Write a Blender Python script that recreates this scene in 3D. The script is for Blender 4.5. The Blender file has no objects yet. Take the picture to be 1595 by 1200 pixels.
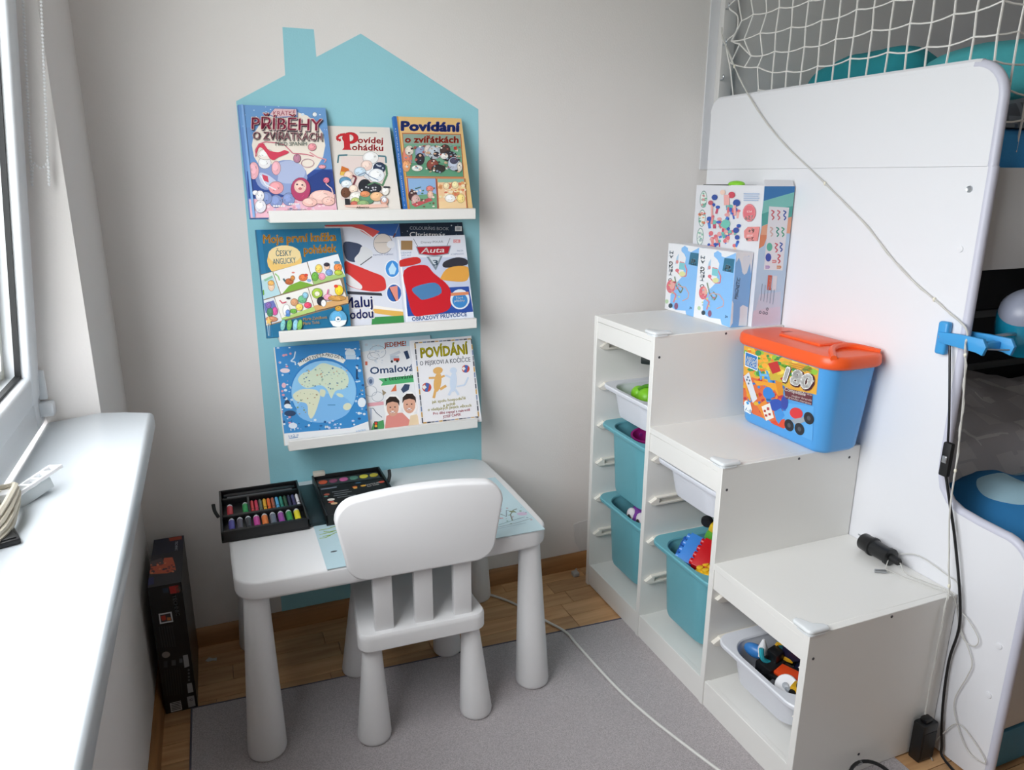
import bpy, bmesh, math, random
from mathutils import Vector, Matrix, Euler, noise
random.seed(7)
S = bpy.context.scene
COL = S.collection
PI = math.pi

# ------------------------------------------------------------------ camera, world, light, exposure
cam_d = bpy.data.cameras.new('camera'); cam = bpy.data.objects.new('camera', cam_d); COL.objects.link(cam)
cam.location = (-1.0923, -2.1287, 1.3558); cam.rotation_euler = (1.2952, -0.0037, -0.383)
cam_d.sensor_width = 36.0; cam_d.lens = 1149.67/1595*36.0; cam_d.clip_start = .02
S.camera = cam
w = bpy.data.worlds.new('overcast_sky'); S.world = w; w.use_nodes = True
wn = w.node_tree.nodes; wl = w.node_tree.links
bg = wn['Background']
tc = wn.new('ShaderNodeTexCoord'); sx = wn.new('ShaderNodeSeparateXYZ'); rp = wn.new('ShaderNodeValToRGB')
wl.new(tc.outputs['Generated'], sx.inputs[0]); wl.new(sx.outputs['Z'], rp.inputs[0]); wl.new(rp.outputs[0], bg.inputs['Color'])
rp.color_ramp.elements[0].position = 0.0; rp.color_ramp.elements[0].color = (.30, .32, .30, 1)
rp.color_ramp.elements[1].position = .04; rp.color_ramp.elements[1].color = (.95, .975, 1.0, 1)
bg.inputs['Strength'].default_value = 10.9
pl = bpy.data.lights.new('window_portal', 'AREA'); pl.shape = 'RECTANGLE'; pl.size = 1.40; pl.size_y = 1.52
pl.cycles.is_portal = True
po = bpy.data.objects.new('window_portal', pl); COL.objects.link(po)
po.location = (-1.56, -1.18, 1.56); po.rotation_euler = (0, -PI/2, 0)
vs = S.view_settings
vs.view_transform = 'Standard'; vs.look = 'None'; vs.gamma = 1.0; vs.use_curve_mapping = False
vs.exposure = 0.0
S.cycles.use_denoising = True
S.cycles.max_bounces = 10; S.cycles.diffuse_bounces = 6; S.cycles.transparent_max_bounces = 12

# ------------------------------------------------------------------ helpers
def lin(c):
    return tuple((v/12.92 if v <= .04045 else ((v+.055)/1.055)**2.4) for v in c)
def hx(h):
    h = h.lstrip('#'); return lin(tuple(int(h[i:i+2], 16)/255 for i in (0, 2, 4)))
MATS = {}
def mat(name, h, rough=.5, bump=None, var=None, spec=.5, coat=0, rnd=0, trans=0, metal=0):
    """plain principled material; bump=(scale,strength) noise relief; var=(scale,amount) colour mottling; rnd = per object value jitter"""
    if name in MATS: return MATS[name]
    m = bpy.data.materials.new(name); m.use_nodes = True; nt = m.node_tree; N = nt.nodes; L = nt.links
    b = N['Principled BSDF']; c = hx(h) + (1,)
    b.inputs['Base Color'].default_value = c; b.inputs['Roughness'].default_value = rough
    b.inputs['Specular IOR Level'].default_value = spec; b.inputs['Coat Weight'].default_value = coat
    b.inputs['Metallic'].default_value = metal
    if trans: b.inputs['Subsurface Weight'].default_value = trans; b.inputs['Subsurface Radius'].default_value = (.02, .02, .02)
    src = None
    if var or rnd:
        mix = N.new('ShaderNodeHueSaturation'); mix.inputs['Color'].default_value = c
        v = N.new('ShaderNodeMath'); v.operation = 'ADD'; v.inputs[0].default_value = 1; v.inputs[1].default_value = 0
        if var:
            t = N.new('ShaderNodeTexCoord'); n = N.new('ShaderNodeTexNoise'); n.inputs['Scale'].default_value = var[0]; n.inputs['Detail'].default_value = 6
            L.new(t.outputs['Object'], n.inputs['Vector'])
            mr = N.new('ShaderNodeMapRange'); mr.inputs[1].default_value = .3; mr.inputs[2].default_value = .7; mr.inputs[3].default_value = 1-var[1]; mr.inputs[4].default_value = 1+var[1]
            L.new(n.outputs['Fac'], mr.inputs[0]); L.new(mr.outputs[0], v.inputs[0])
        if rnd:
            oi = N.new('ShaderNodeObjectInfo'); mr2 = N.new('ShaderNodeMapRange'); mr2.inputs[3].default_value = -rnd; mr2.inputs[4].default_value = rnd
            L.new(oi.outputs['Random'], mr2.inputs[0]); L.new(mr2.outputs[0], v.inputs[1])
        L.new(v.outputs[0], mix.inputs['Value']); L.new(mix.outputs[0], b.inputs['Base Color'])
    if bump:
        t = N.new('ShaderNodeTexCoord'); n = N.new('ShaderNodeTexNoise'); n.inputs['Scale'].default_value = bump[0]; n.inputs['Detail'].default_value = 4
        L.new(t.outputs['Object'], n.inputs['Vector'])
        bp = N.new('ShaderNodeBump'); bp.inputs['Strength'].default_value = bump[1]; bp.inputs['Distance'].default_value = .004
        L.new(n.outputs['Fac'], bp.inputs['Height']); L.new(bp.outputs[0], b.inputs['Normal'])
    MATS[name] = m; return m

M_wall = mat('wall_plaster', 'e6e2df', .9, (220, .12), (1.5, .015))
M_mural = mat('mural_paint', '97cfda', .85, (220, .12), (3, .02))
M_white = mat('white_foil', 'e9e8e4', .42, None, None)
M_shelf = mat('white_lacquer', 'e8e6e2', .45)
M_plast = mat('white_plastic', 'e8e8e9', .38, (400, .02))
M_bedw = mat('bed_white', 'e4e5e9', .45)
M_edge = mat('edge_lavender', 'c9cad8', .4)  # lavender-grey for the rounded side edge; the top edge stays panel white
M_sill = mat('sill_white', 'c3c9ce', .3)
M_pvc = mat('window_pvc', 'e6eaee', .3)
M_wood = mat('wood_base', '8f6a45', .5)
M_rug = mat('rug_pile', 'ccc5c7', .98, (700, 1.0), (330, .22), spec=.1)
M_teal = mat('teal_bin', '6aafbc', .4, (300, .03))
M_wbin = mat('white_bin', 'dfe2ea', .35, (300, .02))
M_black = mat('black_plastic', '141517', .35)
M_blackm = mat('black_matt', '101113', .6)
M_dark = mat('dark_screw', '45454a', .5)
M_net = mat('net_cord', 'e6e4e0', .8)
M_paper = mat('paper_pages', 'e9e5da', .8)
M_silver = mat('silver_metal', 'b9bdc2', .3, metal=.9)
M_led = mat('led_wire', 'c6c5c0', .35)
M_cable = mat('cable_white', 'dddcd8', .4)

# print material: colour per face from the drawn artwork
M_print = bpy.data.materials.new('print_ink'); M_print.use_nodes = True
_a = M_print.node_tree.nodes.new('ShaderNodeVertexColor'); _a.layer_name = 'ink'
_b = M_print.node_tree.nodes['Principled BSDF']; _b.inputs['Roughness'].default_value = .32
M_print.node_tree.links.new(_a.outputs[0], _b.inputs['Base Color'])
# window glass: mostly clear with a faint mirror
M_glass = bpy.data.materials.new('window_glass'); M_glass.use_nodes = True
_n = M_glass.node_tree.nodes; _l = M_glass.node_tree.links
_t = _n.new('ShaderNodeBsdfTransparent'); _g = _n.new('ShaderNodeBsdfGlossy'); _g.inputs['Roughness'].default_value = .03; _m = _n.new('ShaderNodeMixShader')
_m.inputs[0].default_value = .06; _l.new(_t.outputs[0], _m.inputs[1]); _l.new(_g.outputs[0], _m.inputs[2]); _l.new(_m.outputs[0], _n['Material Output'].inputs[0])
# wood for planks and skirting: stretched grain along X
def woodmat(name, h1, h2, axis=0, rnd=.16):
    m = bpy.data.materials.new(name); m.use_nodes = True; N = m.node_tree.nodes; L = m.node_tree.links; b = N['Principled BSDF']
    t = N.new('ShaderNodeTexCoord'); mp = N.new('ShaderNodeMapping'); sc = [40, 40, 40]; sc[axis] = 3; mp.inputs['Scale'].default_value = sc
    n = N.new('ShaderNodeTexNoise'); n.inputs['Scale'].default_value = 1; n.inputs['Detail'].default_value = 7; n.inputs['Distortion'].default_value = .6
    oi = N.new('ShaderNodeObjectInfo'); L.new(oi.outputs['Random'], mp.inputs['Location'])
    r = N.new('ShaderNodeValToRGB'); r.color_ramp.elements[0].position = .3; r.color_ramp.elements[1].position = .72
    r.color_ramp.elements[0].color = hx(h1)+(1,); r.color_ramp.elements[1].color = hx(h2)+(1,)
    hs = N.new('ShaderNodeHueSaturation'); mr = N.new('ShaderNodeMapRange'); mr.inputs[3].default_value = 1-rnd; mr.inputs[4].default_value = 1+rnd
    L.new(t.outputs['Object'], mp.inputs[0]); L.new(mp.outputs[0], n.inputs[0]); L.new(n.outputs[0], r.inputs[0]); L.new(r.outputs[0], hs.inputs['Color'])
    L.new(oi.outputs['Random'], mr.inputs[0]); L.new(mr.outputs[0], hs.inputs['Value']); L.new(hs.outputs[0], b.inputs['Base Color'])
    b.inputs['Roughness'].default_value = .42; return m
M_plank = woodmat('laminate_plank', 'b4855a', 'd8ad7e', 0)
M_skx = woodmat('skirting_wood_x', '93643a', 'b88552', 0, 0); M_sky = woodmat('skirting_wood_y', '93643a', 'b88552', 1, 0)

def rr(w, h, r, n=5, cx=0, cy=0, bow=0):
    """rounded rectangle outline, counter-clockwise; bow swells the sides"""
    pts = []
    for qx, qy, a0 in ((1, 1, 0), (-1, 1, 90), (-1, -1, 180), (1, -1, 270)):
        for i in range(n+1):
            a = math.radians(a0+90*i/n); pts.append([qx*(w/2-r)+r*math.cos(a), qy*(h/2-r)+r*math.sin(a)])
    if bow:
        out = []
        for i, p in enumerate(pts):
            q = pts[(i+1) % len(pts)]; out.append(p)
            if (i+1) % (n+1) == 0:
                for k in (1, 2, 3): out.append([p[0]+(q[0]-p[0])*k/4, p[1]+(q[1]-p[1])*k/4])
        pts = out
        for p in pts:
            u, v = p[0]/(w/2), p[1]/(h/2)
            p[0] += bow*(1-v*v)*(1 if u > 0 else -1)*(abs(u) > .5); p[1] += bow*(1-u*u)*(1 if v > 0 else -1)*(abs(v) > .5)
    return [(p[0]+cx, p[1]+cy) for p in pts]

class MB:
    def __init__(s): s.v = []; s.f = []; s.m = []; s.mi = 0; s.c = []; s.col = None
    def add(s, vs, fs):
        o = len(s.v); s.v += [tuple(v) for v in vs]
        for f in fs: s.f.append([o+i for i in f]); s.m.append(s.mi); s.c.append(s.col)
        return s
    def addbm(s, bm):
        bm.verts.ensure_lookup_table(); bm.verts.index_update()
        s.add([v.co[:] for v in bm.verts], [[v.index for v in f.verts] for f in bm.faces]); bm.free(); return s
    def box(s, x0, x1, y0, y1, z0, z1, bev=0, seg=2, M=None):
        bm = bmesh.new(); bmesh.ops.create_cube(bm, size=1)
        for v in bm.verts: v.co = ((x0+x1)/2+v.co.x*(x1-x0), (y0+y1)/2+v.co.y*(y1-y0), (z0+z1)/2+v.co.z*(z1-z0))
        if bev: bmesh.ops.bevel(bm, geom=list(bm.edges), offset=bev, segments=seg, profile=.5, affect='EDGES', clamp_overlap=True)
        if M: bm.transform(M)
        return s.addbm(bm)
    def prism(s, pts, axis, a0, a1, bev=0, seg=2, M=None):
        """polygon in the other two axes (x,y | y,z | x,z) extruded along axis"""
        def P(p, a): return {'z': (p[0], p[1], a), 'x': (a, p[0], p[1]), 'y': (p[0], a, p[1])}[axis]
        n = len(pts); bm = bmesh.new(); A = [bm.verts.new(P(p, a0)) for p in pts]; B = [bm.verts.new(P(p, a1)) for p in pts]
        fa = bm.faces.new(A); fb = bm.faces.new(B[::-1])
        for i in range(n): bm.faces.new((A[i], B[i], B[(i+1) % n], A[(i+1) % n]))
        bmesh.ops.recalc_face_normals(bm, faces=list(bm.faces))
        if bev: bmesh.ops.bevel(bm, geom=list(fa.edges)+list(fb.edges), offset=bev, segments=seg, profile=.5, affect='EDGES', clamp_overlap=True)
        if M: bm.transform(M)
        return s.addbm(bm)
    def loft(s, rings, cap0=True, cap1=True):
        n = len(rings[0]); vs = [p for r in rings for p in r]; fs = []
        for k in range(len(rings)-1):
            for i in range(n): fs.append([k*n+i, k*n+(i+1) % n, (k+1)*n+(i+1) % n, (k+1)*n+i])
        if cap0: fs.append(list(range(n))[::-1])
        if cap1: fs.append([(len(rings)-1)*n+i for i in range(n)])
        return s.add(vs, fs)
    def lathe(s, prof, seg=20, c=(0, 0, 0), M=None):
        rings = [[(r*math.cos(2*PI*i/seg), r*math.sin(2*PI*i/seg), z) for i in range(seg)] for r, z in prof]
        T = Matrix.Translation(c) @ (M or Matrix())
        return s.loft([[tuple(T @ Vector(p)) for p in r] for r in rings])
    def tube(s, pts, r, seg=8, closed=False):
        P = [Vector(p) for p in pts]; n = len(P); rings = []; up = Vector((.13, .31, .94))
        rad = r if isinstance(r, (list, tuple)) else [r]*n
        for i in range(n):
            a = P[(i-1) % n] if (closed or i > 0) else P[i]; b = P[(i+1) % n] if (closed or i < n-1) else P[i]
            t = (b-a).normalized(); u = up - t*up.dot(t)
            if u.length < 1e-3: u = t.orthogonal()
            u.normalize(); up = u; v = t.cross(u)
            rings.append([tuple(P[i]+(u*math.cos(2*PI*k/seg)+v*math.sin(2*PI*k/seg))*rad[i]) for k in range(seg)])
        if closed: rings.append(rings[0]); return s.loft(rings, False, False)
        return s.loft(rings)
    def ball(s, c, rx, ry=None, rz=None, seg=16, M=None):
        ry = ry or rx; rz = rz or rx; bm = bmesh.new(); bmesh.ops.create_uvsphere(bm, u_segments=seg, v_segments=max(6, seg*2//3), radius=1)
        for v in bm.verts: v.co = (v.co.x*rx, v.co.y*ry, v.co.z*rz)
        bm.transform(Matrix.Translation(c) @ (M or Matrix())); return s.addbm(bm)
    def mesh(s, name, mats, smooth=38, off=(0, 0, 0)):
        me = bpy.data.meshes.new(name)
        me.from_pydata([(v[0]-off[0], v[1]-off[1], v[2]-off[2]) for v in s.v], [], s.f)
        for m in (mats if isinstance(mats, (list, tuple)) else [mats]): me.materials.append(m)
        me.polygons.foreach_set('material_index', s.m)
        if any(c is not None for c in s.c):
            at = me.color_attributes.new('ink', 'FLOAT_COLOR', 'CORNER'); k = 0; buf = []
            for f, c in zip(s.f, s.c): buf += list((c or (1, 1, 1))+(1,))*len(f)
            at.data.foreach_set('color', buf)
        me.update()
        if smooth and not any(c is not None for c in s.c):
            bm = bmesh.new(); bm.from_mesh(me); bmesh.ops.recalc_face_normals(bm, faces=list(bm.faces)); bm.to_mesh(me); bm.free()
            me.polygons.foreach_set('use_smooth', [True]*len(me.polygons)); me.set_sharp_from_angle(angle=math.radians(smooth))
        return me
    def build(s, name, mats, parent=None, world=True, smooth=38):
        """world=True: coordinates are given in the room; an unrotated parent's location is taken off"""
        off = (0, 0, 0)
        if parent is not None and world:
            q = parent; off = Vector()
            while q is not None: off = off + q.location; q = q.parent
        o = bpy.data.objects.new(name, s.mesh(name, mats, smooth, off)); COL.objects.link(o)
        if parent is not None: o.parent = parent
        return o

def tag(o, label=None, cat=None, group=None, kind=None):
    for k, v in (('label', label), ('category', cat), ('group', group), ('kind', kind)):
        if v: o[k] = v
    return o
def thing(name, label, cat, loc=(0, 0, 0), rot=(0, 0, 0), group=None, kind=None):
    o = bpy.data.objects.new(name, None); COL.objects.link(o); o.empty_display_size = .05
    o.location = loc; o.rotation_euler = rot; return tag(o, label, cat, group, kind)
def solo(mb, name, m, label, cat, group=None, loc=None, rot=None, kind=None, smooth=38):
    """single mesh thing; loc given -> mesh coordinates are local"""
    o = mb.build(name, m, None, smooth=smooth)
    if loc: o.location = loc
    if rot: o.rotation_euler = rot
    return tag(o, label, cat, group, kind)
def spline(pts, n=6):
    P = [Vector(p) for p in pts]; out = []
    for i in range(len(P)-1):
        a, b, c, d = P[max(i-1, 0)], P[i], P[i+1], P[min(i+2, len(P)-1)]
        for k in range(n):
            t = k/n; out.append(.5*((2*b)+(c-a)*t+(2*a-5*b+4*c-d)*t*t+(-a+3*b-3*c+d)*t**3))
    out.append(P[-1]); return [tuple(p) for p in out]

# ---- flat print: coloured polygons and lettering laid on a flat face
_glyph = {}
def glyphs(txt, bold):
    k = (txt, bold)
    if k not in _glyph:
        cu = bpy.data.curves.new('lettering', 'FONT'); cu.body = txt; cu.resolution_u = 2
        ob = bpy.data.objects.new('lettering', cu); me = bpy.data.meshes.new_from_object(ob)
        vs = [(v.co.x, v.co.y) for v in me.vertices]; fs = [list(p.vertices) for p in me.polygons]
        bpy.data.objects.remove(ob); bpy.data.curves.remove(cu); bpy.data.meshes.remove(me)
        xs = [v[0] for v in vs] or [0, 1]
        _glyph[k] = (vs, fs, min(xs), max(xs))
    return _glyph[k]
class Art:
    """quad: drawing corners TL,TR,BR,BL in drawing units; corners: the same four points on the object"""
    def __init__(s, quad, corners, step=2.0e-5):
        s.mb = MB(); s.k = 1; s.step = step; s.C = [Vector(c) for c in corners]
        s.n = (s.C[1]-s.C[0]).cross(s.C[3]-s.C[0]).normalized() * -1
        (x0, y0), (x1, y1), (x2, y2), (x3, y3) = quad   # unit square -> quad projective map, inverted
        dx1, dx2, dx3 = x1-x2, x3-x2, x0-x1+x2-x3; dy1, dy2, dy3 = y1-y2, y3-y2, y0-y1+y2-y3
        de = dx1*dy2-dx2*dy1; g = (dx3*dy2-dx2*dy3)/de; h = (dx1*dy3-dx3*dy1)/de
        s.H = Matrix(((x1-x0+g*x1, x3-x0+h*x3, x0), (y1-y0+g*y1, y3-y0+h*y3, y0), (g, h, 1))).inverted()
    def uv(s, p):
        q = s.H @ Vector((p[0], p[1], 1)); return min(1, max(0, q.x/q.z)), min(1, max(0, q.y/q.z))
    def at(s, p):
        u, v = s.uv(p); a = s.C[0].lerp(s.C[1], u); b = s.C[3].lerp(s.C[2], u); return a.lerp(b, v) + s.n*(s.k*s.step)
    def raw(s, vs, fs, col):
        s.mb.col = hx(col); s.mb.add([s.at(v) for v in vs], fs); s.k += 1
    def poly(s, pts, col): s.raw(pts, [list(range(len(pts)))], col)
    def fill(s, col):
        s.mb.col = hx(col); s.mb.add([c+s.n*(s.k*s.step) for c in s.C], [[0, 1, 2, 3]]); s.k += 1
    def blob(s, pts, col):
        n = len(pts); q = []
        for i in range(n):
            a, b, c, d = [Vector(pts[(i+k) % n]) for k in (-1, 0, 1, 2)]
            for t in (0, .25, .5, .75): q.append(tuple(.5*((2*b)+(c-a)*t+(2*a-5*b+4*c-d)*t*t+(-a+3*b-3*c+d)*t**3)))
        s.poly(q, col)
    def rect(s, x0, y0, x1, y1, col): s.poly([(x0, y0), (x1, y0), (x1, y1), (x0, y1)], col)
    ol = False
    def ell(s, cx, cy, rx, ry, col, rot=0, n=18):
        if s.ol and min(rx, ry) > 17 and max(rx, ry) < 130:
            s.ol = False; R = random.Random(int(cx*7+cy)); sh = lambda k: '%02x%02x%02x' % tuple(min(255, max(0, int(int(col[i:i+2], 16)*k))) for i in (0, 2, 4))
            s.ell(cx, cy, rx+3.0, ry+3.0, sh(.55), rot, n); s.ell(cx, cy, rx, ry, col, rot, n); s.ell(cx-rx*.18, cy-ry*.2, rx*.6, ry*.58, sh(1.10), rot+R.uniform(-20, 20), 12)
            for _ in range(4):
                a, q = R.uniform(0, 6.28), R.uniform(.25, .7); x, y = cx+rx*q*math.cos(a), cy+ry*q*math.sin(a); b = a+R.uniform(.8, 2.2)
                s.line([(x, y), (x+rx*.3*math.cos(b), y+ry*.3*math.sin(b))], 4.5, sh(R.choice((.62, .75, 1.2))))
            s.ol = True; return
        c, q = math.cos(math.radians(rot)), math.sin(math.radians(rot))
        s.poly([(cx+c*rx*math.cos(2*PI*i/n)-q*ry*math.sin(2*PI*i/n), cy+q*rx*math.cos(2*PI*i/n)+c*ry*math.sin(2*PI*i/n)) for i in range(n)], col)
    def line(s, pts, wd, col):
        vs = []; fs = []
        for a, b in zip(pts, pts[1:]):
            dx, dy = b[0]-a[0], b[1]-a[1]; l = math.hypot(dx, dy) or 1; nx, ny = -dy/l*wd/2, dx/l*wd/2; o = len(vs)
            vs += [(a[0]+nx, a[1]+ny), (b[0]+nx, b[1]+ny), (b[0]-nx, b[1]-ny), (a[0]-nx, a[1]-ny)]; fs.append([o, o+1, o+2, o+3])
        s.raw(vs, fs, col)
    def ring(s, cx, cy, rx, ry, wd, col, n=22):
        s.line([(cx+rx*math.cos(2*PI*i/n), cy+ry*math.sin(2*PI*i/n)) for i in range(n+1)], wd, col)
    def text(s, txt, a, b, h, col, bold=.0, out=None, ow=.03, slant=0):
        """baseline from a to b, capital height h"""
        vs, fs, x0, x1 = glyphs(txt, 0); dx, dy = b[0]-a[0], b[1]-a[1]; l = math.hypot(dx, dy); ux, uy = dx/l, dy/l
        sxx = l/max(1e-6, x1-x0); k = h/.70; V = []; F = []
        sh = [(0, 0)] if bold <= 0 else [(bold, 0), (-bold, 0)] if bold < .015 else [(bold*math.cos(q*PI/3), bold*math.sin(q*PI/3)) for q in range(6)]
        for ex, ey in sh:
            o = len(V); V += [(a[0]+ux*(x+ex-x0+slant*y)*sxx+uy*(y+ey)*k, a[1]+uy*(x+ex-x0+slant*y)*sxx-ux*(y+ey)*k) for x, y in vs]; F += [[o+i for i in q] for q in fs]
        s.raw(V, F, col)
    def specks(s, x0, y0, x1, y1, cols, n, r0, r1, seed=1):
        R = random.Random(seed)
        for col in cols:
            vs = []; fs = []
            for _ in range(max(1, n//len(cols))):
                cx, cy, r = R.uniform(x0, x1), R.uniform(y0, y1), R.uniform(r0, r1); o = len(vs); m = R.randint(4, 7); ph = R.random()*6
                e = R.uniform(.5, 1)
                vs += [(cx+r*math.cos(ph+2*PI*i/m), cy+e*r*math.sin(ph+2*PI*i/m)) for i in range(m)]; fs.append(list(range(o, o+m)))
            s.raw(vs, fs, col)
    def build(s, name, parent, world=False): return s.mb.build(name, M_print, parent, world=world, smooth=0)

# ================================================================== THE ROOM
XL, XR, YF, ZC = -1.341, 2.50, -4.00, 2.52
o = MB().box(XL-.2, XR+.1, YF-.1, .1, -.12, -.006).build('floor', M_wood); tag(o, kind='structure', label='wood laminate floor of light brown strips'); floor_o = o
meshes = {}
for L_ in (.30, .38, .46):
    meshes[L_] = MB().box(-L_/2+.0006, L_/2-.0006, -.0337, .0337, -.006, 0, .0007, 1).mesh('plank', M_plank)
row = 0; y = -.034
while y > -2.7:
    x = XL+.02 - random.random()*.3
    while x < .75:
        L_ = random.choice((.30, .38, .46)); xa = max(x, XL+.001)
        if not (y < -.45 and -1.2 < x and x+L_ < .30):      # beneath the rug nothing of the strips shows
            if x > XL+.001:
                p = bpy.data.objects.new('plank', meshes[L_]); COL.objects.link(p); p.location = (x+L_/2, y, 0); p.parent = floor_o
            else:
                p = MB().box(xa, x+L_-.0006, y-.0337, y+.0337, -.006, 0, .0007, 1).build('plank', M_plank, floor_o)
        x += L_
    y -= .0685; row += 1
wb = tag(MB().box(XL-.2, XR+.1, 0, .12, 0, ZC).build('wall_back', M_wall), 'plain white plaster back wall with a blue painted house', kind='structure')
house = [(-.998, .056), (-.338, .056), (-.340, 1.541), (-.668, 1.718), (-.787, 1.654), (-.789, 1.720), (-.867, 1.720), (-.869, 1.606), (-.995, 1.538)]
tag(MB().prism(house, 'y', -.0006, .001).build('painted_house', M_mural, wb, smooth=0), 'light blue painted house shape with a chimney')
YW, ZS, ZT = -.43, .848, 2.27
wlft = MB(); wlft.box(XL-.2, XL, YF, 0, 0, ZS)
wlft.prism([(XL, YW), (XL, 0), (XL-.2, 0), (XL-.2, YW-.04), (XL-.091, YW-.04)], 'z', ZS, ZC)
wlft.box(XL-.2, XL, YF, -1.94, ZS, ZC); wlft.box(XL-.2, XL, -1.94, YW, ZT, ZC)
tag(wlft.build('wall_left', M_wall, smooth=0), 'white wall with the window opening', kind='structure')
tag(MB().box(XR, XR+.1, YF, 0, 0, ZC).build('wall_right', M_wall), 'white wall behind the bunk bed', kind='structure')
tag(MB().box(XL-.2, XR+.1, YF-.1, YF, 0, ZC).build('wall_front', M_wall), 'white wall opposite the back wall', kind='structure')
tag(MB().box(XL-.2, XR+.1, YF-.1, .1, ZC, ZC+.1).build('ceiling', mat('ceiling_paint', 'f0efed', .9)), 'white ceiling', kind='structure')
skp = [(0, 0), (-.018, 0), (-.018, .012), (-.014, .022), (-.014, .040), (-.008, .052), (-.003, .056), (0, .056)]
tag(MB().prism(skp, 'x', XL, XR).build('baseboard_back', M_skx), 'brown wood skirting board along the back wall', kind='structure')
tag(MB().prism([(XL-a, b) for a, b in skp], 'y', YF, -.018).build('baseboard_left', M_sky), 'brown wood skirting board under the window', kind='structure')

# window: fixed frame, one sash tilted inwards, one shut
win = thing('window_1', 'white plastic window, its sash tilted inwards', None, (XL-.095, -.47, .876), kind='structure')
XF = XL-.095
f = MB(); f.box(XF-.06, XF, -.53, -.47, .876, 2.26, .004); f.box(XF-.06, XF, -1.935, -1.875, .876, 2.26, .004)
f.box(XF-.06, XF, -1.875, -.53, .876, .935, .004); f.box(XF-.06, XF, -1.875, -.53, 2.20, 2.26, .004)
f.build('window_frame', M_pvc, win)
def sash(y0, y1, tilt):
    h = 1.285; b = .075; m = MB()
    prof_box = lambda a0, a1, c0, c1: m.box(-.012, .045, a0, a1, c0, c1, .009, 3)
    prof_box(y0, y0+b, 0, h); prof_box(y1-b, y1, 0, h); prof_box(y0+b-.005, y1-b+.005, 0, b*.8); prof_box(y0+b-.005, y1-b+.005, h-b, h)
    so = m.build('sash', M_pvc, win, world=False); so.location = (-.043, .47, .056); so.rotation_euler = (0, math.radians(tilt), 0)
    g = MB().box(.004, .008, y0+b-.002, y1-b+.002, b*.8-.002, h-b+.002).build('glass_pane', M_glass, so, world=False, smooth=0)
    k = MB(); t = .006
    k.box(.020, .029, y0+b-.002, y0+b+t, b*.8, h-b); k.box(.020, .029, y1-b-t, y1-b+.002, b*.8, h-b)
    k.box(.020, .029, y0+b, y1-b, b*.8-.002, b*.8+t); k.box(.020, .029, y0+b, y1-b, h-b-t, h-b+.002)
    k.build('gasket', M_blackm, so, world=False)
    k = MB(); k.box(-.012, .003, y0+b, y0+b+.02, b*.8, h-b); k.box(-.012, .003, y1-b-.02, y1-b, b*.8, h-b); k.box(-.012, .003, y0+b, y1-b, b*.8, b*.8+.02)
    k.build('glass_spacer', mat('spacer_grey', 'dcdcd6', .5), so, world=False)
    return so
sash(-1.925, -.478, 5.5)
h_ = MB(); h_.box(XF-.002, XF+.014, -.482, -.472, .925, .985, .003); h_.box(XF-.004, XF+.024, -.497, -.470, .893, .922, .005)
h_.build('hinge_cover', M_pvc, win)
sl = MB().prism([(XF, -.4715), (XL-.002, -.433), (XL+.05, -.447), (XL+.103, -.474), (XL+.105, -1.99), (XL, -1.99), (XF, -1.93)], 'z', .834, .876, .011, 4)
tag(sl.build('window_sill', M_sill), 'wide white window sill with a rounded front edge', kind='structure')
# roller blind bead chain hanging in the reveal
bc = thing('blind_chain', 'white bead chain of the roller blind hanging beside the window', 'chain', (-1.371, -.463, 1.366))
loop = [(-1.298, -.462, 2.2), (-1.385, -.462, 1.40), (-1.383, -.463, 1.378), (-1.371, -.464, 1.368), (-1.359, -.463, 1.380), (-1.357, -.462, 1.40), (-1.272, -.462, 2.2)]
m = MB(); pts = spline(loop, 8); m.tube(pts, .0007, 4); m.build('cord', M_cable, bc)
m = MB(); acc = 0; bead = MB().ball((0, 0, 0), .0024, seg=8); prev = Vector(pts[0])
for q in pts[1:]:
    q = Vector(q); d = (q-prev).length; t = 0
    while acc+(d-t) >= .0062:
        t += .0062-acc; acc = 0; c = prev.lerp(q, t/d); m.add([(v[0]+c.x, v[1]+c.y, v[2]+c.z) for v in bead.v], bead.f)
    acc += d-t; prev = q
tag(m.build('beads', M_plast, bc), kind='stuff')
# rug
RT = .004
m = MB().prism([(-1.258, -.296), (.325, -.368), (.325, -2.6), (-1.258, -2.6)], 'z', 0, RT, .0015, 1)
rug = tag(m.build('area_rug', M_rug), 'grey short pile rug under the table and the stair shelf', 'rug')
m = MB().tube([(-1.258, -2.6, .003), (-1.258, -.296, .003), (.325, -.368, .003)], .0034, 6); m.build('rug_binding', mat('rug_edge', '5d5a66', .9), rug)

# ================================================================== TABLE AND CHAIR
def cone_leg(m, tx, ty, bx, by, zt, z0, rt, rb):
    prof = [(0, 0), (.9*rb, 0), (.985*rb, .05*rb), (rb, .13*rb)]; n = 8; rings = []
    H = zt-z0
    pr = [(.88*rb, 0), (.97*rb, .004), (rb, .012)] + [(rb+(rt-rb)*t, .012+(H-.012)*t) for t in (.25, .5, .75, 1)]
    for r, z in pr:
        t = z/H; cx, cy = bx+(tx-bx)*t, by+(ty-by)*t
        rings.append([(cx+r*math.cos(2*PI*i/28), cy+r*math.sin(2*PI*i/28), z0+z) for i in range(28)])
    return m.loft(rings)
TX, TY = -.731, -.281
tb = thing('play_table', 'white plastic children\'s table with rounded corners and cone legs', 'table', (TX, TY, 0))
def slab(w, d, r, z0, z1, e=.007, bow=0, n=7):
    """rounded slab rings"""
    return [[(x, y, z) for x, y in rr(w-2*i, d-2*i, max(.004, r-i), n, bow=bow)] for z, i in ((z0, e*.6), (z0+e*.5, e*.12), (z0+e, 0), (z1-e, 0), (z1-e*.6, e*.1), (z1-e*.25, e*.4), (z1, e))]
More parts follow.
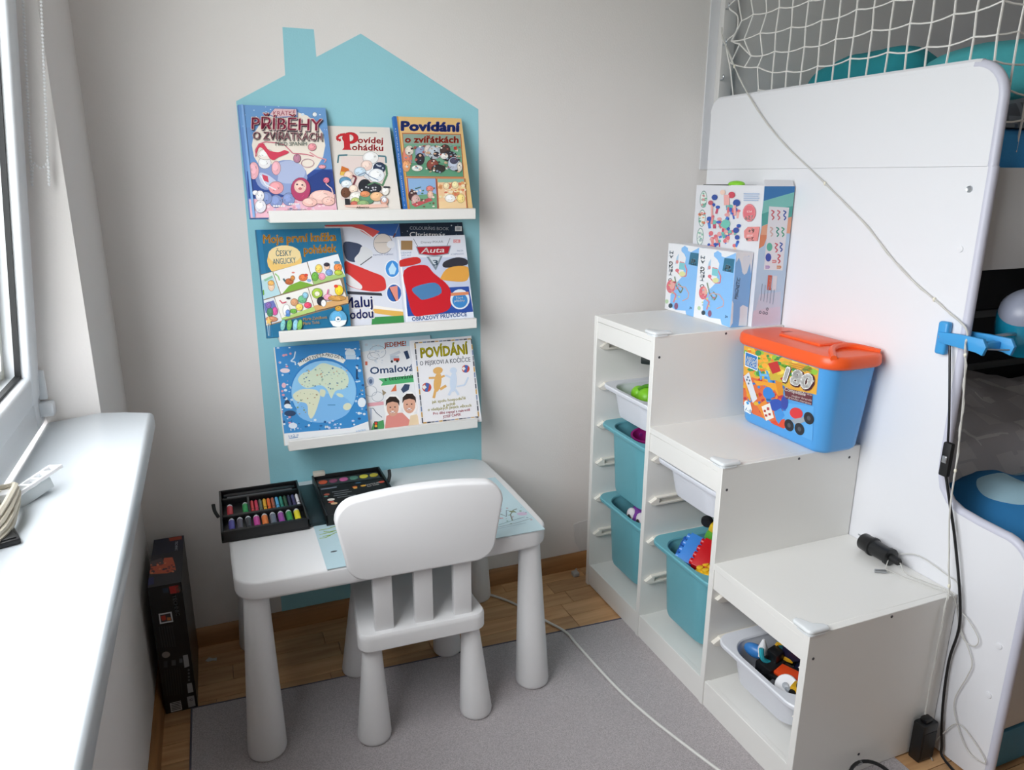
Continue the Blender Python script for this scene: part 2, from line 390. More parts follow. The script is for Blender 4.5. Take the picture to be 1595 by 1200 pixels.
m = MB(); m.loft(slab(.77, .545, .055, .431, .480, .008, .006)); tt = m.build('table_top', M_plast, tb, world=False)
for sx_, sy_ in ((-1, -1), (1, -1), (-1, 1), (1, 1)):
    z0 = RT if sy_ < 0 else 0
    m = MB(); cone_leg(m, sx_*.343, sy_*.230, sx_*.352, sy_*(.240 if sy_ < 0 else .222), .435, z0, .0275, .046); m.build('leg', M_plast, tb, world=False)
ch = thing('play_chair', 'white plastic children\'s chair tucked under the table, slatted back', 'chair', (-.694, -.437, RT), (0, 0, math.radians(-1.5)))
m = MB()
def seat_ring(i, z):
    out = []
    for x, y in rr(.325-2*i, .318-2*i, max(.004, .035-i), 6):
        out.append((x*(1-.16*(y+.159)/.318), y, z))
    return out
m.loft([seat_ring(i, z) for z, i in ((.252, .004), (.256, 0), (.285, 0), (.292, .001), (.297, .004), (.298, .008))]); m.build('seat', M_plast, ch, world=False)
for sx_, sy_ in ((-1, -1), (1, -1), (-1, 1), (1, 1)):
    m = MB(); cone_leg(m, sx_*.125*(1 if sy_ < 0 else .95), sy_*.118, sx_*.133, (sy_*.138), .256, 0, .022, .042); m.build('leg', M_plast, ch, world=False)
for k in (-1, 0, 1):
    MB().box(k*.0985-.023+.003, k*.0985+.023+.003, -.142, -.120, .290, .475, .003).build('back_slat', M_plast, ch, world=False)
pts = []
for a0, cx, cz, r in ((0, .146, .606, .052), (90, -.146, .606, .052), (180, -.128, .506, .052), (270, .128, .506, .052)):
    for i in range(8):
        a = math.radians(a0+90*i/7); pts.append([cx+r*math.cos(a), cz+r*math.sin(a)])
    if a0 == 0: pts += [[.146-.292*k/8, .658+.010*(1-(1-2*k/8)**2)] for k in range(1, 8)]
m = MB().prism(pts, 'y', -.172, -.136, .007, 3); m.build('backrest', M_plast, ch, world=False)

# desk mat with drawing
mt = thing('desk_mat', 'pale blue desk mat with children\'s crayon scribbles on the table', 'desk mat', (-.640, -.375, .480))
MB().box(-.276, .276, -.183, .183, 0, .0012).build('sheet', mat('mat_blue', 'bcd6de', .35), mt, world=False)
A = Art([(0, 0), (552, 0), (552, 366), (0, 366)], [(-.276, .183, .0012), (.276, .183, .0012), (.276, -.183, .0012), (-.276, -.183, .0012)])
for i, (x0, y0, x1, y1) in enumerate(((10, 160, 60, 148), (8, 185, 72, 166), (14, 198, 55, 184), (5, 205, 34, 198), (20, 172, 48, 176))): A.line([(x0, y0), ((x0+x1)/2, (y0+y1)/2+5), (x1, y1)], 3.2, '8fae4a')
A.ell(28, 286, 8, 3.5, '3c4248')
A.line([(455, 250), (470, 230), (486, 262), (500, 226), (520, 250)], 2.2, '6c7a84'); A.line([(450, 300), (490, 290), (530, 282)], 2, '5c8a93'); A.line([(440, 312), (500, 306), (545, 296)], 2, '7c8f98')
A.line([(492, 290), (500, 255), (518, 232), (530, 228)], 3, '6a6f5a'); A.line([(462, 238), (470, 250), (458, 262), (474, 268)], 3.5, 'c46a72'); A.ell(512, 240, 9, 5, '7c8a64', 30)
A.line([(455, 205), (470, 190), (492, 214), (478, 226)], 1.6, 'b9a9cf'); A.ell(531, 262, 14, 10, 'cdb9d2', 20); A.specks(440, 210, 548, 320, ['8fa7b8', 'b48a92', '7fa08a'], 24, 1.5, 4, 3)
A.line([(430, 322), (470, 318), (520, 316)], 1.6, '88a2b0')
tag(A.build('mat_print', mt), kind='stuff')

# ================================================================== PICTURE LEDGES AND BOOKS
ledz = (1.2404, .9309, .6253); ledl = ('topmost of the three white picture ledges on the blue house', 'middle one of the three white picture ledges on the blue house', 'lowest of the three white picture ledges, above the table')
for z, lb in zip(ledz, ledl):
    t = thing('picture_ledge', lb, 'shelf', (-.672, 0, z), group='picture ledges on the wall')
    MB().box(-.9475, -.3975, -.136, -.124, z, z+.0297, .0015, 1).build('front_lip', M_shelf, t)
    MB().box(-.9475, -.3975, -.1245, -.0005, z, z+.012, .001, 1).build('ledge_board', M_shelf, t)
    MB().box(-.9475, -.3975, -.013, -.0005, z+.012, z+.055, .001, 1).build('back_rail', M_shelf, t)
def book(name, label, led, x, w, h, t, yb, lean, cover, spine, quad, hard=True, cat='book'):
    a = math.radians(lean)
    e = thing(name, label, cat, (x+w/2, -yb, ledz[led]+.0122), (-a, 0, 0), 'children\'s books on the picture ledges')
    # local: x across, y depth (0 = front face, +t = back), z up
    m = MB(); c = .0022 if hard else .0006
    m.box(-w/2, w/2, 0, c, 0, h, .0004, 1); m.box(-w/2, w/2, t-c, t, 0, h, .0004, 1)
    m.mi = 1
    if hard:
        m.loft([[(-w/2+dx, y, z) for y, dx in ((0, 0), (t*.2, -.0022), (t*.5, -.003), (t*.8, -.0022), (t, 0), (t-c, .003), (c, .003))] for z in (0, h)])
    else: m.box(-w/2, -w/2+.0008, 0, t, 0, h)
    cv = m.build('cover', [mat('cover_'+cover, cover, .35), mat('cover_'+spine, spine, .35)], e, world=False)
    g = .003 if hard else .0003
    MB().box(-w/2+.001, w/2-g, c, t-c, g, h-g).build('page_block', M_paper, e, world=False)
    A = Art(quad, [(-w/2, 0, h), (w/2, 0, h), (w/2, 0, 0), (-w/2, 0, 0)]); A.e = cv; return A

# -- 1 animal stories
A = book('picture_book', 'large blue and pink storybook with elephant and lion, left end of top ledge', 0, -.991, .217, .294, .014, .116, 20.2, '5f86c4', '5a82c0', [(38, 82), (872, 112), (992, 1154), (157, 1167)])
A.ol = True; A.fill('6d98cf'); A.poly([(38, 60), (900, 60), (900, 300), (60, 300)], '6f9fd3')
A.poly([(120, 720), (992, 700), (992, 980), (130, 980)], '33509b'); A.poly([(600, 740), (700, 790), (850, 700), (960, 720), (992, 850), (992, 960), (600, 960)], '2b4389')
A.ell(520, 470, 352, 330, 'f3e9dc'); A.specks(80, 95, 900, 330, ['dceaf6', 'b8d4ee'], 26, 4, 11, 2); A.ell(770, 175, 20, 20, 'eaf3fa'); A.ell(655, 175, 14, 14, 'd8e8f6')
A.poly([(140, 990), (992, 940), (992, 1180), (140, 1180)], 'eebccb'); A.specks(160, 1000, 960, 1120, ['f6d7de', 'e39db4', 'd6c7e6'], 60, 8, 24, 5)
A.ell(500, 780, 200, 170, '93a5d2'); A.ell(520, 730, 160, 110, 'b3bfe0'); A.ell(310, 770, 110, 130, '8d9fcd'); A.ell(185, 715, 48, 82, 'f0b3bd'); A.ell(400, 690, 42, 66, 'f0b3bd')
A.ell(290, 640, 60, 55, 'f1eef0'); A.ell(300, 560, 75, 50, 'f6ede6')
A.blob([(240, 740), (330, 760), (440, 860), (430, 930), (350, 900), (260, 840)], 'c9cfe8'); A.ell(400, 880, 70, 60, 'e8a1a8'); A.poly([(265, 750), (320, 770), (330, 830), (280, 810)], 'd64a62')
A.line([(250, 760), (300, 850), (400, 900)], 10, 'f1f1f6')
for x, y, r in ((400, 1010, 60), (520, 990, 58), (300, 980, 60)): A.ell(x, y, r, 60, '8596c6')
for i in range(5): A.ell(380+i*24, 1055, 11, 9, 'f3efee'); A.ell(530+i*20, 1035, 9, 8, 'f3efee')
A.blob([(200, 590), (220, 480), (270, 450), (330, 520), (420, 540), (480, 520), (520, 545), (420, 590), (380, 615), (340, 600), (300, 540), (240, 490)], 'd8425d'); A.line([(210, 580), (200, 520), (235, 460), (300, 440), (400, 450), (480, 470), (560, 550), (690, 560), (760, 580)], 9, 'cf6f83')
A.ell(745, 490, 38, 34, 'e79aa2'); A.line([(720, 540), (800, 590), (880, 610), (860, 640)], 10, 'e3a0a6'); A.ring(700, 645, 60, 40, 6, 'b98f9b'); A.ell(600, 600, 34, 40, 'b77f96'); A.ell(840, 680, 34, 18, 'e39da8')
A.ell(635, 895, 92, 110, 'b8446d'); A.ell(630, 870, 58, 62, 'eec2b6'); A.ell(600, 850, 10, 8, '4a3a46'); A.ell(650, 855, 10, 8, '4a3a46'); A.ell(630, 890, 18, 12, 'c46d70')
A.ell(840, 970, 120, 66, 'f0c4bb'); A.ell(720, 1020, 70, 40, 'efc0b6'); A.ell(900, 1010, 60, 40, 'eebfb4'); A.line([(900, 1000), (945, 940), (930, 890), (880, 850), (870, 800)], 10, 'edc6c4'); A.ell(880, 810, 28, 26, 'd9788f')
A.ell(245, 960, 40, 50, 'ece9ee'); A.ell(250, 1060, 52, 60, 'e3e2ea'); A.ell(200, 930, 26, 22, 'f0eef2')
A.poly([(330, 182), (382, 118), (600, 124), (606, 205), (380, 212)], '6a85bb'); A.poly([(340, 180), (386, 126), (590, 132), (596, 196), (384, 203)], 'e9c3c6'); A.text('KRÁTKÉ', (372, 192), (585, 188), 44, 'b5546a', .01)
A.text('PŘÍBĚHY', (172, 332), (846, 352), 118, '5d4a63', .022); A.text('PŘÍBĚHY', (164, 322), (838, 340), 118, 'f3d9d2', .035); A.text('PŘÍBĚHY', (166, 320), (834, 336), 112, 'a83455', .012)
A.text('O ZVÍŘÁTKÁCH', (182, 424), (846, 440), 76, '5d5a63', .02); A.text('O ZVÍŘÁTKÁCH', (174, 418), (838, 432), 76, 'efdcd6', .03); A.text('O ZVÍŘÁTKÁCH', (178, 416), (834, 428), 70, '9a5a68', .004)
A.text('PŘED SPANÍM', (392, 480), (692, 480), 36, '6c7f77', .008); A.poly([(62, 82), (84, 84), (200, 1166), (176, 1166)], '86b0e2'); A.text('Ella Skarbimirova', (510, 1098), (690, 1096), 16, '4b4554')
A.build('cover_print', A.e)
# -- 2 fairy tales
A = book('picture_book', 'white storybook with red title and grandmother picture, middle of top ledge', 0, -.771, .168, .254, .012, .116, 24.3, 'e6dfd6', 'ddd5ca', [(33, 173), (676, 191), (803, 1103), (153, 1113)])
A.ol = True; A.fill('e9e2da'); A.rect(365, 238, 545, 250, 'a9a9a6')
A.text('ovídej', (348, 350), (606, 356), 62, 'c9252f', .026); A.text('ohádku', (288, 424), (608, 432), 62, 'c9252f', .026)
A.ell(270, 300, 82, 58, 'c9252f'); A.ell(262, 300, 40, 34, 'e9e2da'); A.poly([(196, 262), (262, 262), (268, 400), (286, 424), (184, 424), (206, 398)], 'c9252f'); A.line([(215, 262), (160, 270), (128, 300), (150, 325), (172, 318)], 26, 'c9252f')
A.rect(175, 490, 620, 940, 'ead9d4'); A.line([(140, 560), (148, 480), (240, 476)], 16, '4a7d8a'); A.line([(546, 485), (636, 492), (640, 560)], 16, '4a7d8a'); A.line([(240, 478), (546, 486)], 4, '8fa0a0')
A.line([(560, 560), (640, 590), (650, 680), (600, 800)], 22, '5d8a66')
A.ell(500, 640, 110, 100, 'dfe3e8'); A.ell(480, 505, 80, 62, 'f2f0ee'); A.ell(440, 585, 58, 52, 'efd3c8'); A.ell(570, 610, 62, 56, '2c3a55'); A.specks(520, 570, 620, 650, ['d3dae6'], 9, 8, 13, 4)
A.ell(370, 650, 60, 46, 'c7d9e6'); A.ell(540, 690, 80, 70, 'eef1f5'); A.line([(350, 690), (420, 660), (470, 700), (560, 740)], 7, '4a6a92')
A.ell(420, 800, 66, 70, '23262e'); A.ell(500, 820, 90, 56, '2d3138'); A.line([(450, 790), (520, 760), (600, 790)], 14, '5d8a66'); A.specks(370, 800, 570, 850, ['d9d9de'], 10, 8, 13, 6)
A.poly([(160, 680), (180, 592), (250, 620), (280, 690)], 'd2742f'); A.poly([(170, 650), (262, 655), (280, 690), (165, 690)], 'e8c25a'); A.ell(250, 690, 46, 46, 'f0cfc0'); A.ell(215, 750, 60, 44, '5d8fb0'); A.ell(230, 780, 56, 40, 'dfe6ee'); A.line([(290, 690), (330, 710), (300, 790)], 18, '7a3340')
A.ell(220, 868, 48, 52, '6b4534'); A.ell(300, 830, 44, 40, 'efd5c4'); A.ell(330, 920, 70, 60, 'e7e3dc'); A.poly([(210, 930), (260, 935), (270, 1010), (215, 1000)], '2a2a30'); A.ell(320, 960, 44, 40, 'b9c47a'); A.ell(310, 985, 40, 26, 'c56a5c')
A.ell(440, 930, 80, 60, '5f9070'); A.ell(540, 910, 66, 46, 'e9b98e'); A.ell(420, 885, 50, 30, 'd98d62'); A.ell(400, 985, 60, 34, '8fae78'); A.ell(630, 850, 36, 46, 'f0ece4'); A.rect(610, 806, 676, 824, '2d2d33'); A.ell(610, 945, 32, 38, 'cfd3dd'); A.ell(620, 960, 40, 40, 'd7a08f'); A.ell(618, 945, 24, 26, 'eceaf0')
A.poly([(200, 1000), (640, 990), (660, 1020), (480, 1030), (220, 1020)], 'ecc3b4'); A.text('Albatros', (330, 1034), (462, 1030), 18, '25252b', .02)
A.build('cover_print', A.e)
# -- 3 yellow book
A = book('picture_book', 'yellow storybook with blue title and blue spine, right end of top ledge', 0, -.593, .194, .278, .020, .120, 20.6, 'dfb978', '2f6cb4', [(718, 74), (1418, 98), (1545, 1092), (844, 1103)])
A.ol = True; A.fill('e6bf80'); A.poly([(718, 74), (748, 74), (826, 600), (874, 1110), (844, 1110)], '2f6cb4'); A.poly([(750, 75), (764, 75), (890, 1110), (872, 1110)], 'c5913f'); A.text('Povídání o zvířátkách', (836, 1000), (742, 200), 18, 'e4e8ee', .01)
A.text('Povídání', (800, 220), (1400, 232), 94, '2b3f8f', .055)
A.poly([(804, 246), (1416, 258), (1450, 712), (846, 706)], 'c06a3c'); A.poly([(812, 256), (1408, 268), (1440, 702), (852, 696)], '76a98c'); A.poly([(812, 256), (1408, 268), (1414, 370), (820, 360)], '8fa596')
A.poly([(852, 690), (1440, 700), (1426, 560), (830, 560)], '5f9a7a'); A.text('o zvířátkách', (838, 346), (1388, 350), 66, 'b93a2c', .04)
A.ell(860, 500, 50, 110, 'cf7f6b'); A.ell(880, 430, 44, 50, 'd9d0c2'); A.ell(850, 590, 40, 60, 'e0a070'); A.ell(1000, 450, 60, 66, '8c9cb8'); A.ell(1075, 430, 44, 60, 'c9c1bb'); A.ell(990, 520, 46, 60, '33303a'); A.ell(1140, 450, 70, 70, 'b9c3cb'); A.ell(1160, 470, 30, 24, '3a3640'); A.ell(1250, 430, 52, 60, '4a3a36'); A.ell(1290, 490, 80, 50, '2f2c33'); A.ell(1240, 490, 40, 30, 'e8e4df')
A.ell(1120, 580, 60, 56, '8a4a40'); A.ell(1180, 620, 70, 40, '35302f'); A.ell(960, 615, 56, 30, 'e7e8e2'); A.ell(1340, 570, 60, 70, 'b9c2d2'); A.ell(1340, 540, 40, 30, '4a4a60'); A.ell(1400, 600, 26, 50, 'd9d2c6'); A.specks(840, 380, 1420, 660, ['efeae2', '3a3238', 'b0605a', 'd7b090', '8aa0b0'], 110, 6, 17, 9); A.rect(1338, 392, 1368, 424, 'b93a2c')
A.poly([(850, 716), (1156, 718), (1182, 1094), (886, 1096)], 'b0605a'); A.poly([(862, 722), (1148, 724), (1170, 1090), (898, 1092)], '8fb4dc'); A.poly([(868, 900), (1160, 880), (1170, 1090), (898, 1092)], '6fa37f')
A.ell(915, 900, 44, 56, '4a3034'); A.ell(945, 950, 46, 60, 'c9a7a2'); A.poly([(900, 990), (1090, 920), (1120, 950), (940, 1020)], 'c2555c'); A.ell(1090, 830, 36, 30, 'd98079'); A.ell(1095, 890, 30, 40, 'dcb8a6'); A.specks(880, 800, 1150, 1020, ['7a5a4a', '4f7f5a', 'e8d8cc'], 30, 6, 16, 12); A.line([(940, 830), (1000, 812)], 8, '3f5f4a')
A.poly([(1162, 718), (1450, 722), (1482, 1092), (1184, 1094)], 'c96f50'); A.poly([(1168, 726), (1442, 728), (1472, 1090), (1190, 1092)], 'f0c79c'); A.poly([(1168, 726), (1442, 728), (1446, 764), (1172, 764)], '8fb8a0'); A.poly([(1180, 960), (1464, 960), (1472, 1090), (1190, 1092)], 'efcfa0')
A.specks(1185, 770, 1455, 960, ['efd9a0', 'e2a06a', 'f3e3c4', 'd97a5c'], 70, 12, 26, 15); A.ell(1300, 930, 52, 40, 'f3efe8'); A.ell(1410, 930, 40, 46, 'efd48a'); A.ell(1260, 800, 30, 34, 'efd9b0'); A.ell(1350, 790, 34, 36, 'f0dfae')
A.build('cover_print', A.e)
# -- 4 my first fairy tale book
A = book('picture_book', 'dark teal storybook with orange title and comic panels, left end of middle ledge', 1, -.976, .220, .288, .014, .119, 17.9, '1f6c92', '1d668b', [(25, 88), (875, 70), (989, 1117), (142, 1178)])
A.ol = True; A.fill('1f6f96'); A.poly([(32, 88), (76, 86), (196, 1178), (150, 1178)], '2a7aa6')
A.ell(312, 400, 176, 156, 'f0c877'); A.ell(312, 340, 165, 96, 'f3dba2')
A.text('Moje první knížka', (100, 222), (834, 196), 84, 'e7a63a', .035); A.text('pohádek', (510, 330), (836, 312), 84, 'e7a63a', .035); A.text('ČESKY', (226, 354), (386, 348), 58, '2b6a80', .012); A.text('ANGLICKY', (196, 438), (428, 420), 58, '2b6a80', .012)
P1 = [((66, 546), (190, 512), (272, 738), (92, 790)), ((198, 510), (536, 412), (604, 642), (278, 735)), ((544, 408), (852, 332), (932, 560), (610, 640))]
P2 = [((92, 800), (206, 770), (290, 1004), (120, 1052)), ((212, 768), (546, 672), (622, 908), (292, 1002)), ((552, 670), (874, 586), (956, 826), (628, 905))]
A.poly([(62, 540), (856, 326), (960, 834), (116, 1062)], '8d7b62')
for i, q in enumerate(P1+P2): A.poly(q, ('e5ece6', 'f1efee', 'eef0f4', 'e2e6ea', 'f1efe9', 'efe9e2')[i])
A.poly([(70, 600), (190, 545), (272, 738), (92, 790)], 'b9dbe2'); A.ell(180, 650, 32, 54, 'f0cdb0'); A.ell(175, 625, 30, 24, 'edb464'); A.poly([(88, 700), (104, 690), (110, 740), (92, 750)], '6fa84f'); A.line([(110, 600), (190, 560)], 22, '8fc3a0')
A.poly([(290, 732), (360, 650), (470, 605), (600, 640), (604, 646)], '7fae3f'); A.ell(360, 610, 42, 30, 'b9653a'); A.ell(395, 575, 20, 24, 'd08a4a'); A.line([(320, 610), (300, 580)], 18, '4a6a70'); A.ell(500, 570, 42, 34, 'e07a4a'); A.ell(530, 545, 20, 14, 'd64a3a'); A.ell(560, 600, 22, 16, '8fb4dc'); A.line([(215, 530), (250, 560), (262, 600)], 14, '9fcf8a'); A.ell(400, 520, 16, 8, 'e58a7a')
A.poly([(596, 590), (900, 520), (932, 560), (610, 640)], 'a9c97a'); A.ell(620, 560, 34, 44, '6fae4a'); A.ell(658, 480, 34, 42, 'f0cf6a'); A.ell(690, 560, 34, 34, 'ea9ab4'); A.ell(740, 460, 26, 30, 'f0c8b0'); A.ell(738, 440, 28, 18, '3a3440'); A.ell(762, 520, 34, 30, '7f9fd0'); A.ell(850, 470, 38, 40, 'ea8a4a'); A.ell(840, 420, 32, 16, '6a9ab8'); A.ell(855, 520, 40, 24, 'b9c84a')
A.poly([(96, 830), (200, 800), (240, 900), (120, 930)], '6d76b8'); A.ell(215, 910, 26, 40, 'd0589a'); A.ell(165, 920, 30, 44, '4f8a6a'); A.ell(150, 850, 26, 30, '8a6ab0'); A.ell(180, 990, 60, 26, 'c98a6a')
A.poly([(280, 980), (620, 860), (622, 908), (292, 1002)], 'b5cf7a'); A.ell(330, 900, 34, 60, 'f1f1ef'); A.ell(345, 920, 20, 24, '6f94cf'); A.line([(262, 800), (290, 830), (330, 815)], 10, 'd0506a'); A.ell(350, 780, 22, 12, '3c3c44'); A.ell(410, 820, 36, 36, 'cf9a72'); A.ell(490, 790, 40, 36, '6fb88a'); A.ell(460, 870, 34, 34, 'efd06a'); A.ell(545, 850, 34, 28, 'e2506f'); A.ell(520, 750, 26, 30, '8fc0d4'); A.ell(400, 910, 30, 22, '6fae4a'); A.ell(345, 950, 24, 16, '4f86c4')
A.poly([(600, 860), (956, 760), (956, 826), (628, 905)], 'd7a870'); A.ell(640, 730, 52, 50, 'a5c448'); A.ell(640, 735, 26, 24, 'e9e9c8'); A.ell(680, 810, 40, 44, '2d2f3a'); A.ell(705, 830, 24, 34, 'f2f2f0'); A.ell(750, 770, 44, 30, 'e2a0b8'); A.line([(740, 740), (752, 690)], 12, 'd86a9a'); A.ell(860, 700, 40, 50, 'efd23a'); A.ell(830, 660, 22, 16, 'e2503a'); A.ell(840, 780, 90, 26, 'c9954f')
A.text('Marie Zahálková', (500, 1006), (742, 984), 30, 'cfa04c', .01); A.text('Marie Tichá', (500, 1050), (664, 1036), 30, 'cfa04c', .01)
A.ell(850, 985, 88, 86, '5fa6cf'); A.poly([(768, 1010), (936, 1000), (920, 1045), (860, 1074), (800, 1060)], 'eef0ef'); A.ell(850, 990, 28, 26, 'e9eef2'); A.ell(850, 992, 11, 10, '21607e'); A.ell(855, 884, 34, 26, 'c99a3e')
for x, c in ((295, '7fc0c0'), (360, '6fae5a'), (420, '8fc4d8'), (465, '7fb860')): A.ell(x, 1050, 24, 56, c, 8)
A.poly([(150, 960), (165, 1000), (190, 1000), (168, 1020), (175, 1050), (150, 1030), (125, 1048), (132, 1016), (112, 1000), (140, 998)], 'efc876'); A.line([(140, 1050), (150, 1160)], 7, 'bcd4e0'); A.line([(160, 1050), (162, 1160)], 4, 'bcd4e0')
A.build('cover_print', A.e)
# -- 7 black colouring book at the back
A = book('colouring_book', 'black colouring book peeping out behind the racing car guide', 1, -.600, .206, .296, .003, .094, 17.9, '17263a', '152232', [(570, 60), (1303, 45), (1421, 1104), (691, 1156)], False)
A.fill('16273a'); A.specks(600, 55, 1310, 180, ['d8dde2', '9fb0bc'], 20, 3, 8, 21); A.text('COLOURING BOOK', (742, 124), (1160, 132), 34, 'c9ced4', .004); A.text('Christmas', (740, 205), (1120, 205), 56, 'eceae6', .0)
A.rect(1226, 88, 1298, 140, 'dcdcda'); A.rect(1240, 100, 1284, 128, 'a9abb0'); A.build('cover_print', A.e)
# -- 5 paint with water
A = book('activity_book', 'white paint-with-water activity book behind its neighbours on middle ledge', 1, -.795, .210, .296, .004, .099, 17.9, 'd6d9e0', 'c9ccd6', [(-170, 72), (630, 56), (751, 1155), (-46, 1212)], False)
A.fill('d9dce6'); A.poly([(-170, 72), (640, 56), (660, 220), (560, 190), (350, 160), (150, 90), (-170, 80)], '2d5ca0'); A.poly([(-160, 66), (230, 62), (420, 140), (340, 210), (160, 100), (-160, 100)], 'd2514c'); A.line([(-160, 96), (120, 96), (240, 130), (350, 210)], 12, 'f0e6e4')
A.ring(455, 270, 100, 108, 5, '5a5a60'); A.ell(455, 270, 96, 104, 'd9cfc6'); A.line([(370, 262), (540, 256)], 4, '77716e'); A.ell(540, 280, 44, 40, 'e4e4e8'); A.line([(632, 60), (590, 160)], 9, '9aa3ad'); A.line([(590, 160), (566, 206)], 15, '6a3a34'); A.text('namoč štětec', (352, 400), (566, 392), 20, '5a6a92')
A.blob([(35, 262), (160, 262), (235, 300), (200, 370), (160, 440), (150, 470), (60, 430)], '3f4a63'); A.blob([(235, 300), (330, 345), (340, 410), (215, 500), (150, 440), (200, 370)], 'd9dbde'); A.line([(340, 410), (215, 500)], 10, '4a4f58')   # plain dark and white patch
A.blob([(45, 470), (130, 490), (330, 570), (450, 620), (486, 690), (470, 770), (300, 780), (60, 700)], 'd43a38'); A.blob([(60, 590), (150, 650), (230, 720), (210, 760), (70, 700)], 'e6e3e4'); A.poly([(70, 780), (440, 800), (450, 830), (80, 812)], '3a3d44')     # plain red patch
A.ell(556, 540, 82, 98, 'f1f3f6'); A.ell(556, 540, 72, 88, '3f8fd6'); A.poly([(556, 470), (600, 540), (580, 600), (530, 600), (515, 545)], 'bfe0f4'); A.ell(575, 800, 86, 104, 'f1f3f6'); A.ell(575, 800, 76, 92, '2f63ad'); A.poly([(520, 740), (610, 720), (620, 880), (590, 885)], 'e08f80'); A.line([(520, 740), (592, 886)], 8, '24242c')
A.poly([(340, 960), (720, 1000), (735, 1070), (330, 1010)], 'e2b25a'); A.poly([(350, 930), (720, 985), (722, 1005), (340, 965)], 'f1ede6'); A.poly([(340, 1060), (740, 1036), (751, 1160), (330, 1180)], '3f8f4f')
A.text('Maluj', (40, 968), (350, 948), 118, 'f3f0ee', .07); A.text('Maluj', (44, 962), (346, 940), 112, '2d3b86', .02); A.text('vodou', (44, 1084), (360, 1066), 104, 'f3f0ee', .07); A.text('vodou', (48, 1080), (352, 1062), 98, '2d3b86', .02)
A.build('cover_print', A.e)
# -- 6 picture guide (figures left as plain colour fields)
A = book('picture_book', 'white and blue picture guide with red title banner, right of middle ledge', 1, -.602, .203, .260, .012, .119, 17.9, 'd9dce4', 'b9bfcc', [(599, 198), (1329, 179), (1434, 1121), (707, 1173)])
A.fill('dcdfe8'); A.poly([(640, 420), (1350, 420), (1400, 760), (690, 800)], 'c3cbe0'); A.poly([(700, 760), (1372, 730), (1420, 1000), (715, 1050)], '2d4f9e')
A.poly([(612, 230), (626, 230), (735, 1170), (716, 1172)], 'f4f5f8'); A.text('Disney·PIXAR', (862, 270), (1100, 262), 24, '7a8088'); A.line([(780, 218), (826, 300)], 6, '6a717c'); A.line([(1172, 214), (1140, 296)], 6, '6a717c')
A.poly([(806, 302), (1186, 292), (1160, 384), (1010, 410), (838, 388)], '8d98a4'); A.poly([(818, 310), (1174, 300), (1150, 376), (1010, 398), (846, 380)], 'b02030'); A.text('Auta', (862, 376), (1110, 366), 58, 'f2f0ee', .012, slant=.2)
A.poly([(920, 412), (1094, 402), (1020, 560)], '7f8b96'); A.poly([(946, 416), (1070, 410), (1018, 520)], 'c9d2da'); A.text('3', (990, 505), (1044, 503), 56, '5f7a92', .02)
A.rect(648, 240, 770, 340, '9a7a52'); A.text('ÚŽASNÉ', (650, 380), (760, 376), 16, '6a88ac'); A.text('SVĚT AUT', (654, 408), (756, 404), 16, '6a88ac'); A.rect(1208, 228, 1282, 264, 'd98f92'); A.text('DK', (1222, 260), (1270, 258), 24, 'f4e9ea'); A.text('FAKTA', (1248, 358), (1314, 356), 16, '6a7ca0'); A.text('A ZAJÍMAVOSTI', (1180, 394), (1318, 390), 16, '6a7ca0')
# plain red field, dark field and yellow field instead of the figures
A.blob([(640, 450), (820, 416), (850, 480), (640, 520)], 'c8322f'); A.blob([(680, 560), (900, 500), (1000, 590), (1150, 720), (1190, 860), (1140, 990), (900, 1040), (780, 1030), (715, 820)], 'c8202c'); A.blob([(770, 750), (1010, 690), (1080, 800), (900, 870), (840, 850)], '4d7fae')
A.blob([(1106, 470), (1240, 420), (1345, 440), (1350, 500), (1120, 530)], '34343e'); A.blob([(1080, 620), (1160, 530), (1360, 520), (1368, 640), (1300, 680), (1090, 660)], 'dfa24a')
A.ell(1278, 868, 104, 108, 'dfe6ee'); A.ell(1278, 880, 82, 80, '3f86c4'); A.poly([(1178, 800), (1370, 786), (1372, 818), (1182, 832)], 'd98a62'); A.text('Nové', (1238, 862), (1310, 858), 22, 'f0f4f8', .02); A.text('příběhy', (1220, 896), (1330, 890), 22, 'f0f4f8', .02)
A.poly([(712, 1060), (1424, 1000), (1440, 1125), (716, 1176)], 'dde3ee'); A.text('OBRAZOVÝ PRŮVODCE', (768, 1100), (1352, 1046), 42, '2f62ac', .03)
A.build('cover_print', A.e)
# -- 8 atlas
A = book('picture_book', 'large blue world atlas for children, left end of lowest ledge', 2, -.954, .234, .275, .016, .119, 20.0, '3a86c2', 'e6e4de', [(79, 139), (662, 94), (737, 746), (154, 818)])
A.fill('3a8ac8'); A.poly([(140, 735), (400, 712), (600, 695), (725, 650), (740, 760), (154, 820)], 'e8eaec')
A.ell(418, 442, 232, 222, '2f7cc0', -6, 36); A.ell(418, 445, 224, 214, '8cc3ea', -6, 36); A.ell(418, 560, 190, 98, '7db6e6', -6, 28)
A.poly([(235, 250), (320, 196), (440, 176), (520, 192), (570, 226), (552, 250), (480, 220), (400, 206), (320, 230), (252, 272)], 'eceae2'); A.text('ATLAS SVĚTA', (250, 248), (424, 198), 22, '2c2c34', .01); A.text('PRO DĚTI', (430, 200), (550, 222), 22, '2c2c34', .01)
A.blob([(330, 300), (400, 250), (470, 262), (560, 300), (590, 360), (570, 420), (500, 440), (470, 492), (440, 430), (390, 400), (300, 420), (240, 370), (270, 320)], 'cfdcc4')
A.blob([(215, 455), (270, 428), (360, 432), (392, 470), (380, 530), (355, 600), (330, 632), (310, 600), (300, 530), (230, 510), (205, 480)], 'd9dcc0'); A.blob([(395, 430), (430, 440), (420, 480), (392, 470)], 'd4d9be'); A.ell(580, 548, 30, 24, 'd9dcc0', -20); A.ell(530, 470, 26, 12, 'cfdcc4', 20)
